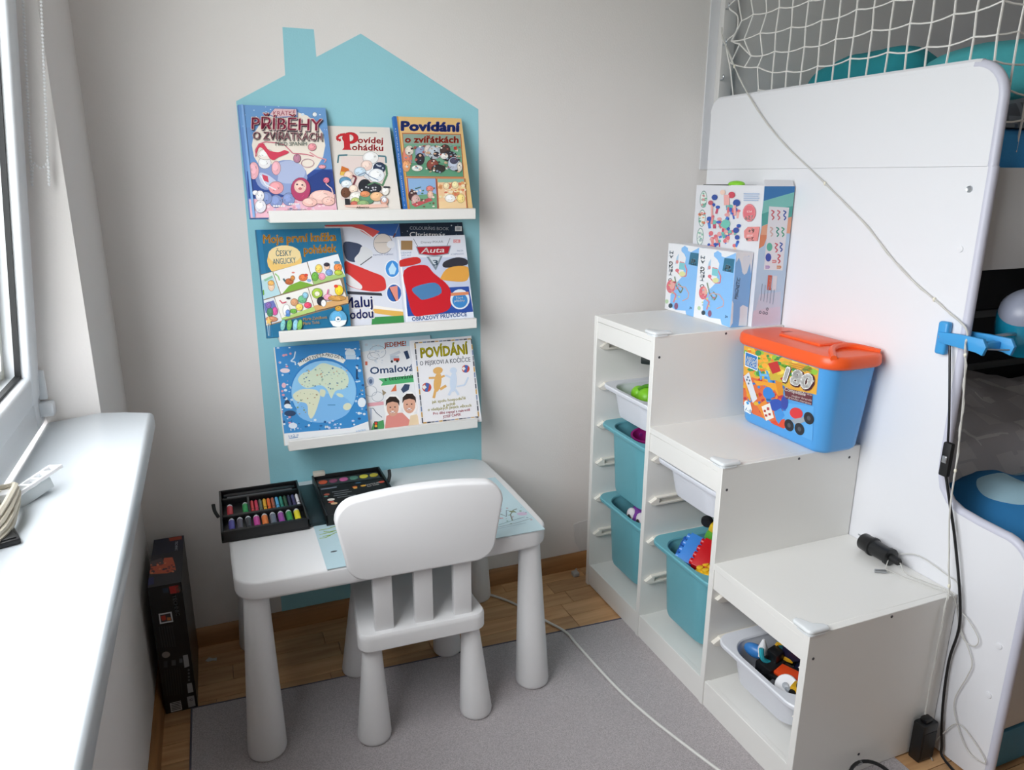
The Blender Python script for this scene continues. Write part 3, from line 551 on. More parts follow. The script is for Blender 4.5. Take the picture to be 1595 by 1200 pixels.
A.specks(235, 260, 590, 430, ['8fb0a0', '6f8f9a', 'c2a88a', '5f7f9f'], 70, 3, 8, 31); A.specks(225, 440, 380, 600, ['a58f70', '7f9a80'], 22, 3, 8, 32); A.rect(445, 534, 498, 540, '4a86b8')
A.specks(100, 140, 200, 700, ['d9e6f0', '24548a', 'b9d4ea', 'd99aa8'], 46, 4, 13, 33); A.specks(640, 150, 715, 640, ['d9e6f0', '24548a', 'b9d4ea'], 40, 4, 13, 34); A.specks(180, 640, 640, 705, ['d9e6f0', 'b9c8ea', '2a5f98'], 30, 4, 12, 35)
A.line([(222, 168), (214, 210), (190, 235), (220, 240), (222, 262)], 9, 'cfe0ee'); A.ell(600, 180, 36, 30, 'd4e2ec'); A.rect(570, 190, 640, 222, 'c0d4e4'); A.ell(150, 300, 34, 16, 'e8d4d8'); A.ell(142, 402, 15, 18, 'e4b8c4'); A.ell(165, 530, 20, 28, '24344a'); A.ell(168, 545, 24, 16, 'e4ecf2'); A.ell(205, 680, 30, 20, 'd9e2ee'); A.line([(190, 700), (192, 715)], 6, 'd9e2ee'); A.line([(216, 698), (218, 712)], 6, 'd9e2ee')
A.rect(640, 290, 652, 360, '1f3f66'); A.ell(680, 520, 28, 34, 'e4ecf2'); A.ell(185, 595, 40, 20, '2a4468'); A.line([(180, 768), (240, 758)], 4, '3a7ab4'); A.text('1+2 =', (178, 764), (246, 752), 18, '3a7ab4'); A.text('ALBATROS', (640, 726), (708, 714), 12, '6fa6d4'); A.specks(560, 145, 680, 160, ['dce8f2'], 8, 5, 10, 36)
A.build('cover_print', A.e)
# -- 9 colouring book with boys
A = book('colouring_book', 'pale colouring book with two smiling boys, middle of lowest ledge', 2, -.718, .215, .272, .004, .100, 20.0, 'dde0e2', 'd0d4d8', [(659, 91), (1151, 53), (1225, 671), (733, 731)], False)
A.fill('e3e4e6'); A.poly([(659, 91), (1151, 53), (1160, 110), (670, 170)], 'c7dbe6'); A.ring(790, 170, 56, 44, 3, '8a94a0'); A.ring(760, 200, 40, 26, 3, '8a94a0'); A.specks(700, 110, 840, 250, ['c4ccd6', 'd8dce2'], 20, 5, 12, 41)
A.text('JEDEME!', (836, 138), (986, 126), 32, 'd0512c', .03); A.poly([(870, 190), (940, 160), (950, 176), (890, 206)], 'c9ced6'); A.rect(876, 196, 938, 226, 'b9c4d0'); A.rect(900, 214, 940, 232, 'c8402f'); A.ell(888, 236, 9, 9, '33363c'); A.ell(925, 234, 9, 9, '33363c'); A.poly([(968, 168), (996, 160), (1012, 212), (990, 222)], '2d3f5f')
A.text('Omalovánky', (740, 324), (1160, 290), 48, '4f6fa0', .02); A.poly([(785, 350), (1150, 310), (1160, 372), (800, 414), (820, 380)], 'e6ebe6'); A.poly([(795, 356), (1150, 318), (1158, 364), (812, 404), (826, 380)], '4fae6f'); A.text('s tetováním', (838, 372), (1060, 346), 30, '24342c', .01)
A.ell(742, 372, 24, 30, 'a9b4c8'); A.ell(742, 374, 12, 16, '5a6a88'); A.rect(704, 236, 720, 262, 'd0705c'); A.poly([(880, 444), (916, 392), (920, 440)], 'dc7a52'); A.poly([(950, 430), (976, 392), (1012, 396), (1004, 432), (966, 454)], '3a4a66'); A.ring(740, 440, 44, 36, 3, '9aa3ae'); A.ring(790, 480, 40, 34, 3, '9aa3ae'); A.poly([(820, 430), (850, 452), (826, 474)], '9a8a70'); A.poly([(722, 524), (830, 512), (832, 536), (724, 548)], 'dfa4ac')
A.line([(735, 560), (760, 560), (780, 590), (820, 622)], 4, '4a5a72'); A.rect(736, 560, 750, 640, 'b9c4d8'); A.poly([(760, 660), (830, 640), (840, 710), (742, 722)], '4f9a5f'); A.rect(766, 650, 790, 704, '2f3f34'); A.ell(778, 664, 9, 9, 'd0402f'); A.ell(778, 682, 9, 9, 'e2b23a')
A.poly([(832, 720), (845, 590), (900, 575), (1000, 590), (1065, 600), (1080, 700)], 'f2f0ee'); A.ell(895, 545, 62, 82, 'f2f0ee'); A.ell(1010, 525, 56, 82, 'f2f0ee')
A.poly([(838, 706), (850, 612), (900, 594), (960, 590), (1010, 640), (1016, 690)], 'dd8f86'); A.poly([(1000, 690), (1016, 610), (1060, 600), (1100, 680)], 'e4cfae')
for x, y in ((893, 555), (1008, 535)):
    A.ell(x, y, 42, 60, 'd9a68e'); A.poly([(x-48, y-8), (x-46, y-50), (x-20, y-76), (x+22, y-76), (x+46, y-48), (x+46, y-10), (x+34, y-34), (x, y-42), (x-34, y-32)], '2f2420'); A.ell(x-16, y-2, 6, 4, '33241f'); A.ell(x+16, y-4, 6, 4, '33241f'); A.ell(x, y+30, 17, 8, 'f3ece8'); A.line([(x-18, y+24), (x, y+36), (x+18, y+23)], 4, 'a85a50'); A.ell(x, y+12, 6, 5, 'c78d76')
A.build('cover_print', A.e)
# -- 10 dog and cat (plain blobs of the same colours)
A = book('picture_book', 'white storybook with yellow title and chequered border, right of lowest ledge', 2, -.569, .190, .264, .014, .119, 20.0, 'e8e7ea', 'e4e3e6', [(1017, 94), (1435, 61), (1508, 651), (1089, 703)])
A.fill('ecebee')
bp = [(1046, 110), (1436, 82), (1486, 620), (1100, 662)]
for k in range(4):
    a, b = bp[k], bp[(k+1) % 4]
    for i in range(14):
        t0, t1 = i/14, (i+.9)/14; A.line([(a[0]+(b[0]-a[0])*t0, a[1]+(b[1]-a[1])*t0), (a[0]+(b[0]-a[0])*t1, a[1]+(b[1]-a[1])*t1)], 9, ('50545e', 'c9a05a', '7f8fae', '8a8a90')[i % 4])
A.k -= 40
A.text('POVÍDÁNÍ', (1090, 212), (1412, 184), 66, '8f8a2a', .05); A.text('POVÍDÁNÍ', (1092, 208), (1408, 182), 62, 'f0e23c', .02); A.text('O PEJSKOVI A KOČIČCE', (1082, 266), (1430, 238), 30, '44485a', .008)
A.ell(1203, 380, 26, 68, 'e2b06a', 8); A.ell(1205, 300, 34, 24, 'e2b06a', -10); A.line([(1190, 430), (1176, 490)], 18, 'e2b06a'); A.line([(1220, 430), (1262, 404)], 18, 'e2b06a'); A.line([(1196, 350), (1142, 352)], 14, 'e2b06a'); A.line([(1216, 350), (1252, 336)], 14, 'e2b06a')
A.ell(1312, 378, 24, 70, 'cfdcee', 4); A.ell(1312, 300, 24, 22, 'cfdcee'); A.line([(1300, 430), (1280, 470)], 16, 'cfdcee'); A.line([(1324, 430), (1348, 468)], 16, 'cfdcee'); A.line([(1300, 350), (1256, 332)], 12, 'cfdcee'); A.line([(1336, 410), (1390, 400), (1414, 346)], 11, 'cfdcee')
for x, y, r in ((1128, 416, 32), (1397, 288, 27)):
    A.ell(x, y, r, r, 'c9503f'); A.poly([(x-r*.2, y-r), (x+r*.6, y-r*.8), (x+r*.2, y+r), (x-r*.4, y+r*.9)], '4a6ab0'); A.poly([(x-r, y-r*.1), (x-r*.5, y-r*.6), (x, y), (x-r*.6, y+r*.5)], 'efe9e2')
A.text('jak spolu hospodařili', (1165, 526), (1396, 498), 20, 'b3a93c', .01); A.text('a ještě', (1242, 550), (1326, 536), 20, 'b3a93c', .01); A.text('o všelijakých jiných věcech', (1136, 580), (1436, 548), 20, 'b3a93c', .01)
A.text('Pro děti napsal a nakreslil', (1174, 606), (1426, 578), 18, 'b0304a', .012); A.text('JOSEF ČAPEK', (1240, 628), (1366, 610), 18, 'b0304a', .012)
A.build('cover_print', A.e)


# ================================================================== STEPPED STORAGE UNIT
YT, TW, TD, TT = -.1128, .9956, .4404, .018
PIT = (TW-TT)/3; HH = (.94, .681, .4237)
st = thing('stair_shelf', 'white stepped storage unit with three columns of bins', 'storage unit', (.2, YT-TW/2, 0))
yp = [YT-k*PIT for k in range(4)]            # outer left face of each upright
for k in range(4):
    h = HH[min(k, 2)] if k in (0, 3) else HH[k-1]
    MB().box(0, TD, yp[k]-TT, yp[k], 0 if k == 0 else RT, (HH[0], HH[0], HH[1], HH[2])[k], .0012, 1).build('upright_panel', M_white, st)
for k in range(3):
    ya, yb = yp[k]-TT, yp[k+1]
    MB().box(.001, TD, yb-.0005+(0 if k < 0 else 0), ya+.0005, HH[k]-TT, HH[k]-.0004, .001, 1).build('step_top', M_white, st)
    MB().box(.004, .019, yb-.0003, ya+.0003, HH[k]-.073, HH[k]-TT-.0015, .001, 1).build('front_rail', M_white, st)
    MB().box(.006, TD, yb-.0003, ya+.0003, .058, .076, .001, 1).build('bottom_board', M_white, st)
    MB().box(TD-.008, TD-.002, yb-.0003, ya+.0003, .076, HH[k]-TT, 0).build('back_panel', M_white, st)
MB().box(.003, .018, yp[3], yp[0]-TT, RT, .0775, .001, 1).build('plinth_rail', M_white, st)
M_run = mat('runner_plastic', 'ebe6dc', .4)
rz = [.8425, .7105, .5805, .451, .3235, .196]
def runner(k, z, side):
    """pointed plastic runner on an upright; side -1: on the left panel of the column"""
    y = yp[k]-TT if side < 0 else yp[k+1]; s_ = -1 if side < 0 else 1
    m = MB(); prof = [(.010, 0), (.030, .011), (.030, .0145), (TD-.03, .0145), (TD-.03, .0095), (.040, .0095), (.040, -.004), (TD-.03, -.004), (TD-.03, -.010), (.026, -.010), (.016, -.0065)]
    m.prism([(x, z+d) for x, d in prof], 'y', min(y, y+s_*.0125), max(y, y+s_*.0125), .0006, 1); m.build('bin_runner', M_run, st)
for k, zs in ((0, rz), (1, rz[2:]), (2, rz[4:])):
    for z in zs: runner(k, z, -1); runner(k, z, 1)
def screw(x, y, z): MB().lathe([(.0005, 0), (.0035, 0), (.0035, .0008), (.0018, .0006)], 10, (x, y, z), Matrix.Rotation(PI/2, 4, 'X')).build('screw_cap', M_dark, st)
for k, h in ((1, HH[0]), (2, HH[1]), (3, HH[2])):
    yy = yp[k]-TT+.0002
    for x, dz in ((.018, .060), (.235, .0095), (.405, .030)): screw(x, yy, h-dz)
screw(.20, yp[3]-TT+.0002, .055)
M_guard = mat('corner_guard', 'e4e8ea', .25)
for k, lb in ((1, 'topmost'), (2, 'middle'), (3, 'lowest')):
    h = HH[k-1]; y = yp[k]-TT; m = MB(); pp = []
    for i in range(9): a = math.radians(180+90*i/8); pp.append((.008+.011*math.cos(a), y+.008+.011*math.sin(a)))
    pp += [(.050, y-.003), (.056, y+.006), (.050, y+.016), (.030, y+.026), (.020, y+.046), (.012, y+.056), (.002, y+.054), (-.003, y+.046)]
    m.prism(pp, 'z', h+.0004, h+.011, .005, 3); m.prism(pp[:9]+[(.04, y-.0025), (.012, y-.0025), (-.0025, y+.012), (-.0025, y+.035)], 'z', h-.002, h+.002)
    solo(m, 'corner_guard', M_guard, 'white plastic corner guard on the front corner of the %s step' % lb, 'corner guard', 'corner guards on the stair shelf')

def bin_(k, z, depth, m_, label, name='storage_bin', xo=.016):
    """open bin hung by its flange on the runners"""
    cy = (yp[k]-TT+yp[k+1])/2; L_, Wd = .416, .304; cx = xo+L_/2; t = thing(name, label, 'bin', (cx, cy, z+.016), group='plastic bins in the stair shelf')
    R_ = lambda w, d, r, zz: [(x, y, zz) for x, y in rr(w, d, r, 7)]
    b = .236; tp_ = .030 if depth < .15 else .026; T = .010 if depth < .15 else .014
    rings = [R_(.392-tp_-.03, b-T-.03, .040, -depth), R_(.392-tp_-.008, b-T-.008, .052, -depth+.005), R_(.392-tp_, b-T, .056, -depth+.018), R_(.392, b, .062, -.016), R_(.394, b+.002, .064, -.013), R_(L_-.004, Wd-.004, .040, -.013), R_(L_, Wd, .042, -.010), R_(L_, Wd, .042, -.003), R_(L_-.005, Wd-.005, .040, 0),
             R_(.390, b-.004, .062, 0), R_(.384, b-.010, .059, -.003), R_(.382, b-.012, .058, -.012), R_(.376, b-.018, .056, -.016), R_(.384-tp_, b-T-.010, .050, -depth+.016), R_(.350-tp_, b-T-.035, .036, -depth+.004)]
    MB().loft(rings).build('bin_body', m_, t, world=False)
    return t
M_clear = mat('frosted_bin', 'e2e5ec', .35, trans=.0)
bin_(0, rz[1], .10, M_wbin, 'shallow white bin, second from the top in the tall column')
bin_(0, rz[2], .225, M_teal, 'deep teal bin under the shallow white bin in the tall column')
bin_(0, rz[4], .225, M_teal, 'lowest deep teal bin in the tall column')
bin_(1, rz[2], .10, M_wbin, 'shallow white bin at the top of the middle column')
bin_(1, rz[4], .225, M_teal, 'deep teal bin full of building bricks in the middle column')
bin_(2, rz[5], .10, M_clear, 'shallow frosted bin of mixed toys in the lowest column')
# toys in the bins ------------------------------------------------------------
def brick(name, label, L_, W_, H_, nx, ny, h, loc, rot, scale=.0):
    t = thing(name, label, 'toy brick', loc, rot, 'building bricks in the teal bin'); mm = mat('brick_'+h, h, .3)
    bb_ = MB().box(-L_/2, L_/2, -W_/2, W_/2, 0, H_, .0012, 2).build('brick_body', mm, t, world=False)
    for i in range(nx):
        for j in range(ny):
            MB().lathe([(.0047*2, 0), (.0047*2, .008), (.0040*2, .009)], 14, (-L_/2+L_*(i+.5)/nx, -W_/2+W_*(j+.5)/ny, H_)).build('stud', mm, bb_, world=False)
    return t
cy2 = (yp[1]-TT+yp[2])/2; z2 = rz[4]+.016
R3 = lambda a, b, c: (math.radians(a), math.radians(b), math.radians(c))
BK = (('bright blue toy brick lying beside the red brick', .090, .044, .042, 4, 2, '3f86d8', (.088, -.604, .338), (-78, -34, 24)),
      ('red toy brick lying beside the bright blue brick', .090, .044, .042, 4, 2, 'c4121c', (.102, -.650, .342), (-78, -34, 24)),
      ('dark blue toy brick with studs at the bin\'s left edge', .064, .040, .022, 4, 2, '1f55a8', (.080, -.552, .322), (16, -24, 34)),
      ('yellow toy brick showing its studs at the bin\'s front', .064, .064, .019, 3, 3, 'e8b92a', (.078, -.684, .322), (-8, -10, 10)),
      ('dark green toy brick deep behind the blue bricks', .064, .034, .038, 4, 2, '1c6b3a', (.12, -.545, .300), (10, -10, 60)),
      ('green toy brick at the bottom of the teal brick bin', .12, .12, .03, 6, 6, '1f7a44', (.125, -.610, .262), (5, 4, 60)),
      ('orange-yellow toy brick behind the red brick', .064, .034, .038, 4, 2, 'e0a22a', (.170, -.590, .318), (10, 8, 20)),
      ('small blue toy brick at the back of the brick bin', .036, .036, .020, 2, 2, '2a4f9c', (.160, -.548, .322), (14, 0, 40)),
      ('large brown-green toy brick filling the back of the brick bin', .15, .16, .05, 6, 6, '3a6a3c', (.27, -.611, .255), (0, 0, 0)))
for lb, a_, b_, c_, n_, m2, h_, lo, ro in BK: brick('building_brick', lb, a_, b_, c_, n_, m2, h_, lo, R3(*ro))
t = thing('toy_digger', 'green and yellow toy vehicle with a black wheel on top of the bricks', 'toy', (.140, -.606, .374), R3(20, -10, 30))
MB().box(-.020, .020, -.030, .030, 0, .030, .006).build('body', mat('toy_green', '5aa83a', .35), t, world=False)
MB().box(-.014, .014, -.012, .030, .028, .056, .006).build('cab', mat('toy_yellow', 'e2bd2c', .35), t, world=False)
MB().tube(spline([(0, -.02, .02), (0, -.045, .045), (0, -.05, .015), (0, -.045, -.02)]), [.012]*19, 10).build('arm', mat('toy_green', '5aa83a'), t, world=False)
MB().lathe([(.003, -.008), (.015, -.008), (.018, 0), (.015, .008), (.003, .008)], 18, (.0, .042, .045), Matrix.Rotation(PI/2, 4, 'Y')).build('wheel', M_blackm, t, world=False)
cy1 = (yp[0]-TT+yp[1])/2
# tall column
t = thing('toy_figure', 'lime green toy with bumps in the upper white bin', 'toy', (.120, -.250, .664))
m = MB()
for x, y, z, r in ((0, 0, .03, .034), (.02, -.035, .032, .030), (-.005, .04, .034, .026), (.03, .02, .05, .022), (-.01, -.05, .036, .022)): m.ball((x, y, z), r, r, r, 14)
m.build('body', mat('toy_lime', '86cf2c', .4), t, world=False); MB().tube(spline([(-.02, .02, .055), (.0, .0, .07), (.02, -.03, .062)]), .006, 8).build('strap', mat('toy_lime_dark', '4f8f22', .4), t, world=False)
t = thing('toy_ball', 'dark blue ribbed toy drum in the upper white bin', 'toy', (.140, -.312, .648))
MB().lathe([(.02, 0), (.040, .004), (.044, .02), (.042, .026), (.044, .032), (.042, .04), (.044, .046), (.036, .078), (.018, .086), (.004, .088)], 22).build('drum', mat('toy_navy', '33327a', .35), t, world=False)
MB().tube([(.030*math.cos(a), .030*math.sin(a), .081) for a in [i*PI/8 for i in range(16)]], .003, 6, True).build('rim_band', mat('toy_navy2', '22235a', .35), t, world=False)
t = thing('toy_cup', 'magenta toy cup in the upper teal bin', 'toy', (.112, -.290, .505), R3(4, -8, 0))
MB().lathe([(.030, 0), (.034, .002), (.048, .085), (.052, .088), (.052, .091), (.046, .090), (.032, .008), (.002, .006)], 24).build('cup', mat('toy_magenta', 'a3257c', .35), t, world=False)
MB().tube(spline([(0, .040, .07), (0, .07, .065), (0, .068, .03), (0, .036, .025)]), .006, 8).build('handle', mat('toy_magenta2', '8a2a86', .35), t, world=False)
t = thing('plush_toy', 'purple plush toy with big white eyes in the lowest teal bin', 'plush toy', (.108, -.296, .242), R3(0, 0, 100))
mp = mat('plush_purple', '7c3b9a', .95, (500, .6)); mw = mat('plush_white', 'eae2e6', .95, (500, .5))
m = MB(); m.ball((0, 0, 0), .055, .05, .06); m.ball((0, 0, .070), .052, .048, .046); m.build('body', mp, t, world=False)
for s_ in (-1, 1):
    MB().ball((s_*.022, .036, .078), .021, .014, .024).build('eye_patch', mw, t, world=False); MB().ball((s_*.021, .049, .074), .008, .005, .010, 12).build('eye', M_black, t, world=False)
    MB().lathe([(.014, 0), (.010, .015), (.002, .032)], 12, (s_*.032, 0, .105)).build('ear', mp, t, world=False)
MB().ball((0, .047, .056), .010, .010, .009, 12).build('beak', mat('plush_peach', 'e6b08c', .9), t, world=False)
m = MB().box(-.055, .055, -.038, .038, 0, .022, .004); m.box(-.046, .046, -.030, .030, .022, .026, .002)
solo(m, 'toy_case', mat('toy_case_black', '15201e', .4), 'black flat case wedged above the upper white bin in the tall column', 'case', loc=(.088, -.348, .837), rot=R3(0, 0, 42))
m = MB().box(-.04, .04, -.02, .02, 0, .03, .004); m.lathe([(.012, 0), (.012, .02), (.004, .026)], 14, (0, 0, .03))
solo(m, 'toy_block', mat('toy_redorange', 'c8442a', .4), 'orange-red toy showing above the middle white bin', 'toy', loc=(.10, cy2-.06, rz[2]-.03))
# lowest column: mixed toys
cy3 = (yp[2]-TT+yp[3])/2; z3 = rz[5]+.016
t = thing('toy_boat', 'white and blue small toy at the left of the frosted bin', 'toy', (.086, -.862, .186), R3(0, 0, 20))
MB().ball((0, 0, .016), .016, .030, .018).build('hull', mat('toy_blue', '3b7fc4', .35), t, world=False); MB().lathe([(.014, 0), (.012, .02), (.003, .045)], 14, (0, -.02, .014)).build('sail', mat('toy_white', 'e8e9ec', .4), t, world=False)
t = thing('toy_robot', 'black toy robot with turquoise arms in the frosted bin', 'toy', (.112, -.905, .172), R3(-8, -6, 100))
MB().box(-.024, .024, -.045, .045, 0, .036, .006).build('body', M_black, t, world=False); MB().box(-.016, .016, -.016, .016, .034, .062, .005).build('head', M_black, t, world=False)
for s_ in (-1, 1): MB().tube(spline([(0, s_*.018, .03), (.01, s_*.034, .045), (.02, s_*.03, .068)]), .006, 8).build('arm', mat('toy_turq', '2aa0b0', .35), t, world=False)
MB().box(-.030, .030, -.075, -.04, .004, .014, .003).build('track', M_blackm, t, world=False)
t = thing('toy_crane', 'yellow angled toy crane piece in the frosted bin', 'toy', (.130, -.918, .204), R3(0, 0, 35))
MB().box(-.010, .010, -.022, .022, 0, .012, .002).build('base', mat('toy_amber', 'd9a824', .35), t, world=False); MB().tube([(0, -.02, .008), (0, .0, .042), (0, .02, .036), (0, .03, .012)], .0045, 6).build('boom', mat('toy_amber', 'd9a824'), t, world=False)
t = thing('toy_wing', 'dark navy curved toy shell leaning in the frosted bin', 'toy', (.185, -.972, .148), R3(0, -20, 25))
m = MB(); m.loft([[(x, -.075+.15*i/6, .045+.05*math.sin(PI*i/6)*s_+zz) for x, zz in ((-.01, 0), (.01, 0), (.016, .05), (0, .085), (-.008, .05))] for i, s_ in zip(range(7), (1,)*7)]); m.build('shell', mat('toy_darknavy', '1a1d3c', .3), t, world=False)
MB().box(-.03, .03, -.05, .05, 0, .05, .008).build('body', mat('toy_darknavy', '1a1d3c'), t, world=False)
t = thing('toy_plane', 'flat orange-red toy plane in the frosted bin', 'toy', (.105, -.955, .190), R3(0, -14, 14))
m = MB().prism([(-.012, .07), (.012, .07), (.026, -.06), (.020, -.075), (-.020, -.075), (-.026, -.06)], 'z', 0, .010, .002); m.build('fuselage', mat('toy_orange', 'd9481c', .35), t, world=False)
MB().box(-.030, -.020, -.055, .05, -.004, .006, .002).build('skid', M_black, t, world=False); MB().box(.020, .030, -.055, .05, -.004, .006, .002).build('skid', M_black, t, world=False)
t = thing('toy_disc', 'white round toy disc leaning at the frosted bin\'s front', 'toy', (.078, -.985, .188), R3(0, -48, 20))
MB().lathe([(.004, -.002), (.026, -.002), (.028, 0), (.026, .003), (.010, .003), (.004, .005)], 24).build('disc', mat('toy_white', 'e8e9ec'), t, world=False); MB().lathe([(.008, -.012), (.008, .006), (.003, .007)], 14).build('hub', mat('toy_grey', '9da3aa', .4), t, world=False)
t = thing('toy_car', 'small yellow and black toy car at the frosted bin\'s right', 'toy', (.092, -1.018, .184), R3(0, 0, 25))
MB().box(-.015, .015, -.022, .022, .006, .022, .004).build('body', mat('toy_amber', 'd9a824'), t, world=False); MB().box(-.012, .012, -.012, .010, .020, .034, .004).build('cabin', M_black, t, world=False)
for a in (-1, 1):
    for b in (-1, 1): MB().lathe([(.002, -.003), (.008, -.003), (.008, .003), (.002, .003)], 14, (a*.016, b*.014, .008), Matrix.Rotation(PI/2, 4, 'Y')).build('wheel', M_blackm, t, world=False)
t = thing('toy_orange', 'orange knob-shaped toy at the frosted bin\'s right', 'toy', (.135, -1.005, .190)); MB().lathe([(.008, 0), (.010, .012), (.018, .018), (.020, .026), (.014, .034), (.003, .036)], 18).build('knob', mat('toy_orange2', 'e8892a', .35), t, world=False); MB().lathe([(.011, -.03), (.010, .004)], 12).build('stem', M_black, t, world=False)
for i, (x, y, h, n) in enumerate(((.082, -1.000, '9aa0a8', 'grey angular toy part behind the white disc'), (.085, -1.020, '7c848e', 'dark grey toy hinge part at the frosted bin\'s front'), (.090, -1.035, '3a3f9c', 'violet-blue toy block at the frosted bin\'s right'), (.14, -1.01, '2a2c34', 'black toy wheel block under the orange knob'), (.135, -.865, '23262e', 'black toy part left of the robot'))):
    m = MB().box(-.016, .016, -.022, .022, 0, .018, .003); m.box(-.008, .008, -.012, .012, .018, .028, .002); m.lathe([(.006, -.026), (.006, .026)], 10, (0, 0, .010), Matrix.Rotation(PI/2, 4, 'X'))
    solo(m, 'toy_part', mat('toy_part_'+h, h, .4), n, 'toy', 'loose toys in the frosted bin', (x, y, z3-.060+.012*(i < 3)), R3(8*i, -10, 33*i))

# ================================================================== CARTONS ON THE TALL STEP
zt = HH[0]+.0003
BODY = {}
def carton(name, label, x0, x1, y0, y1, h, base):
    t = thing(name, label, 'box', ((x0+x1)/2, (y0+y1)/2, zt), group='toy cartons on the tall step')
    BODY[0] = MB().box(x0, x1, y0, y1, zt, zt+h, .0012, 1).build('carton_body', mat('carton_'+base, base, .4), t); return t
def faceL(x0, y0, y1, h): return [(x0, y1, zt+h), (x0, y0, zt+h), (x0, y0, zt), (x0, y1, zt)]        # face towards the window
def faceF(x0, x1, y0, h): return [(x0, y0, zt+h), (x1, y0, zt+h), (x1, y0, zt), (x0, y0, zt)]        # face towards the camera
bb = carton('toy_carton', 'large white and blue upside-down marble run carton behind two small ones', .331, .437, -.446, -.135, .392, 'd9dbe0')
A = Art([(250, 85), (768, 88), (690, 1165), (228, 1010)], faceL(.331, -.446, -.135, .392))
A.fill('dcdde2'); R = random.Random(5)
for x, y, rx in ((305, 195, 27), (300, 340, 26), (292, 480, 25)): A.ell(x, y, rx, 66, '5f8a82'); A.ell(x, y, rx-4, 60, 'dfe6e2')
A.specks(285, 150, 322, 250, ['5fae8f', '7fb8a8', 'd9a0a0'], 18, 5, 12, 51); A.specks(280, 300, 318, 385, ['d9605a', 'e2a070', '6fae9a'], 18, 5, 12, 52); A.specks(272, 440, 308, 520, ['6fb89a', 'b0b8c0'], 14, 5, 12, 53)
for i in range(46):
    x, y = R.uniform(350, 580), R.uniform(230, 560); c = R.choice(['3f62b8', 'd9707a', 'e8a8a0', '5fb0a8', '4a7fd0', 'e4b8b0', 'c2506a', 'efc8a0', 'e08a8a'])
    A.line([(x, y), (x+R.uniform(-16, 16), y+R.uniform(20, 60))], R.uniform(10, 22), c); A.ell(x, y, R.uniform(9, 20), R.uniform(9, 18), R.choice(['3f62b8', 'd9707a', 'e0a0a0', '6fb8b0', '2f57ac']))
for x, y, r, c in ((390, 180, 22, '2f4f9c'), (518, 160, 26, 'c9485a'), (558, 222, 28, '2f4f9c'), (362, 222, 18, 'c05868'), (450, 140, 20, 'e8c8b8'), (560, 435, 22, '2f4f9c'), (570, 490, 18, '2f4f9c'), (480, 385, 34, '6fc0b0')): A.ell(x, y, r, r, c)
for x, y, w_ in ((470, 190, 22), (490, 190, 20), (372, 270, 14), (545, 270, 18)): A.line([(x, y-30), (x+4, y+50)], w_, 'e6a8a4')
for i in range(4): A.rect(612, 146+i*17, 735-8*(i % 2), 154+i*17, '9fb4d2')
A.ell(658, 300, 50, 70, 'd9707a'); A.ell(658, 300, 45, 64, 'e6a0a0'); A.ell(658, 300, 43, 61, 'd9707a'); A.text('229', (690, 322), (626, 326), 34, 'f4e4e2', .02); A.text('PCS', (676, 282), (640, 284), 14, 'f4e4e2'); A.poly([(622, 440), (650, 410), (742, 410), (728, 520), (650, 520), (624, 490)], 'dd8a88'); A.text('6+', (700, 424), (654, 426), 34, 'f6eceb', .02); A.text('AGES', (690, 470), (645, 472), 14, 'f6eceb'); A.text('2-4', (698, 492), (640, 494), 24, 'f6eceb', .02)
A.build('box_print', BODY[0], True)
A = Art([(768, 85), (1015, 75), (925, 1150), (672, 1165)], faceF(.331, .437, -.446, .392))
A.fill('b9d3ea'); A.poly([(768, 85), (1015, 75), (1012, 120), (900, 150), (764, 190)], '2f78b8'); A.poly([(764, 190), (900, 150), (1012, 118), (1004, 220), (880, 240), (748, 285)], '7fc8c0'); A.poly([(748, 285), (880, 240), (1004, 220), (1000, 300), (860, 330), (752, 375)], '4fa8a0'); A.poly([(752, 375), (820, 350), (1000, 298), (990, 425), (900, 420), (776, 470), (740, 440)], 'e8a888'); A.poly([(740, 440), (800, 440), (770, 520), (728, 545)], 'e08a62')
A.poly([(740, 900), (920, 880), (925, 1150), (672, 1165)], 'c9d3e6'); A.poly([(690, 1030), (920, 1000), (925, 1150), (672, 1165)], 'd4cfe2')
A.poly([(808, 228), (972, 232), (930, 712), (772, 706)], 'e6e6ec')
for x, y, c in ((838, 290, 'd0606a'), (886, 290, 'd0707a'), (936, 290, '2f57ac'), (830, 415, 'd9b8b0'), (880, 415, '3f9a8a'), (924, 415, '4fae8a'), (816, 530, '5fb8a0'), (872, 535, 'd0606a'), (912, 530, '2f57ac'), (808, 610, '3a4fae'), (856, 640, 'd98a8a'), (896, 620, 'd0505a'), (800, 684, 'b090c8'), (896, 684, 'd9905a')):
    if x < 850 and y in (530, 610): A.ell(x, y, 24, 32, c)
    else: A.line([(x-12, y-34), (x+12, y-24), (x-10, y), (x+12, y+18), (x-4, y+36)] if y < 640 else [(x-16, y-6), (x+16, y-6), (x+16, y+8), (x-16, y+8)], 10, c)
A.poly([(808, 748), (842, 750), (832, 868), (800, 864)], 'd0604a'); A.poly([(850, 752), (886, 754), (876, 870), (842, 868)], 'e0e0e6'); A.text('WARNING', (826, 860), (832, 762), 10, 'f4e4e0', .02)
for i in range(5): A.line([(760+i*26, 815+i*12), (748+i*26, 950+i*8)], 5, '8fa3bd')
for x, y in ((745, 1045), (775, 1050), (800, 1055), (805, 1020)): A.ring(x, y, 8, 10, 4, '4a5870')
A.build('box_print', BODY[0], True)
m = MB(); m.box(.333, .435, -.446, -.3, zt+.392, zt+.3935); m.add([(.333, -.444, zt+.3925), (.435, -.444, zt+.3925), (.433, -.438, zt+.409), (.335, -.438, zt+.409)], [[0, 1, 2, 3]]); m.build('flap', mat('carton_flap', 'e6e6ea', .6), bb)
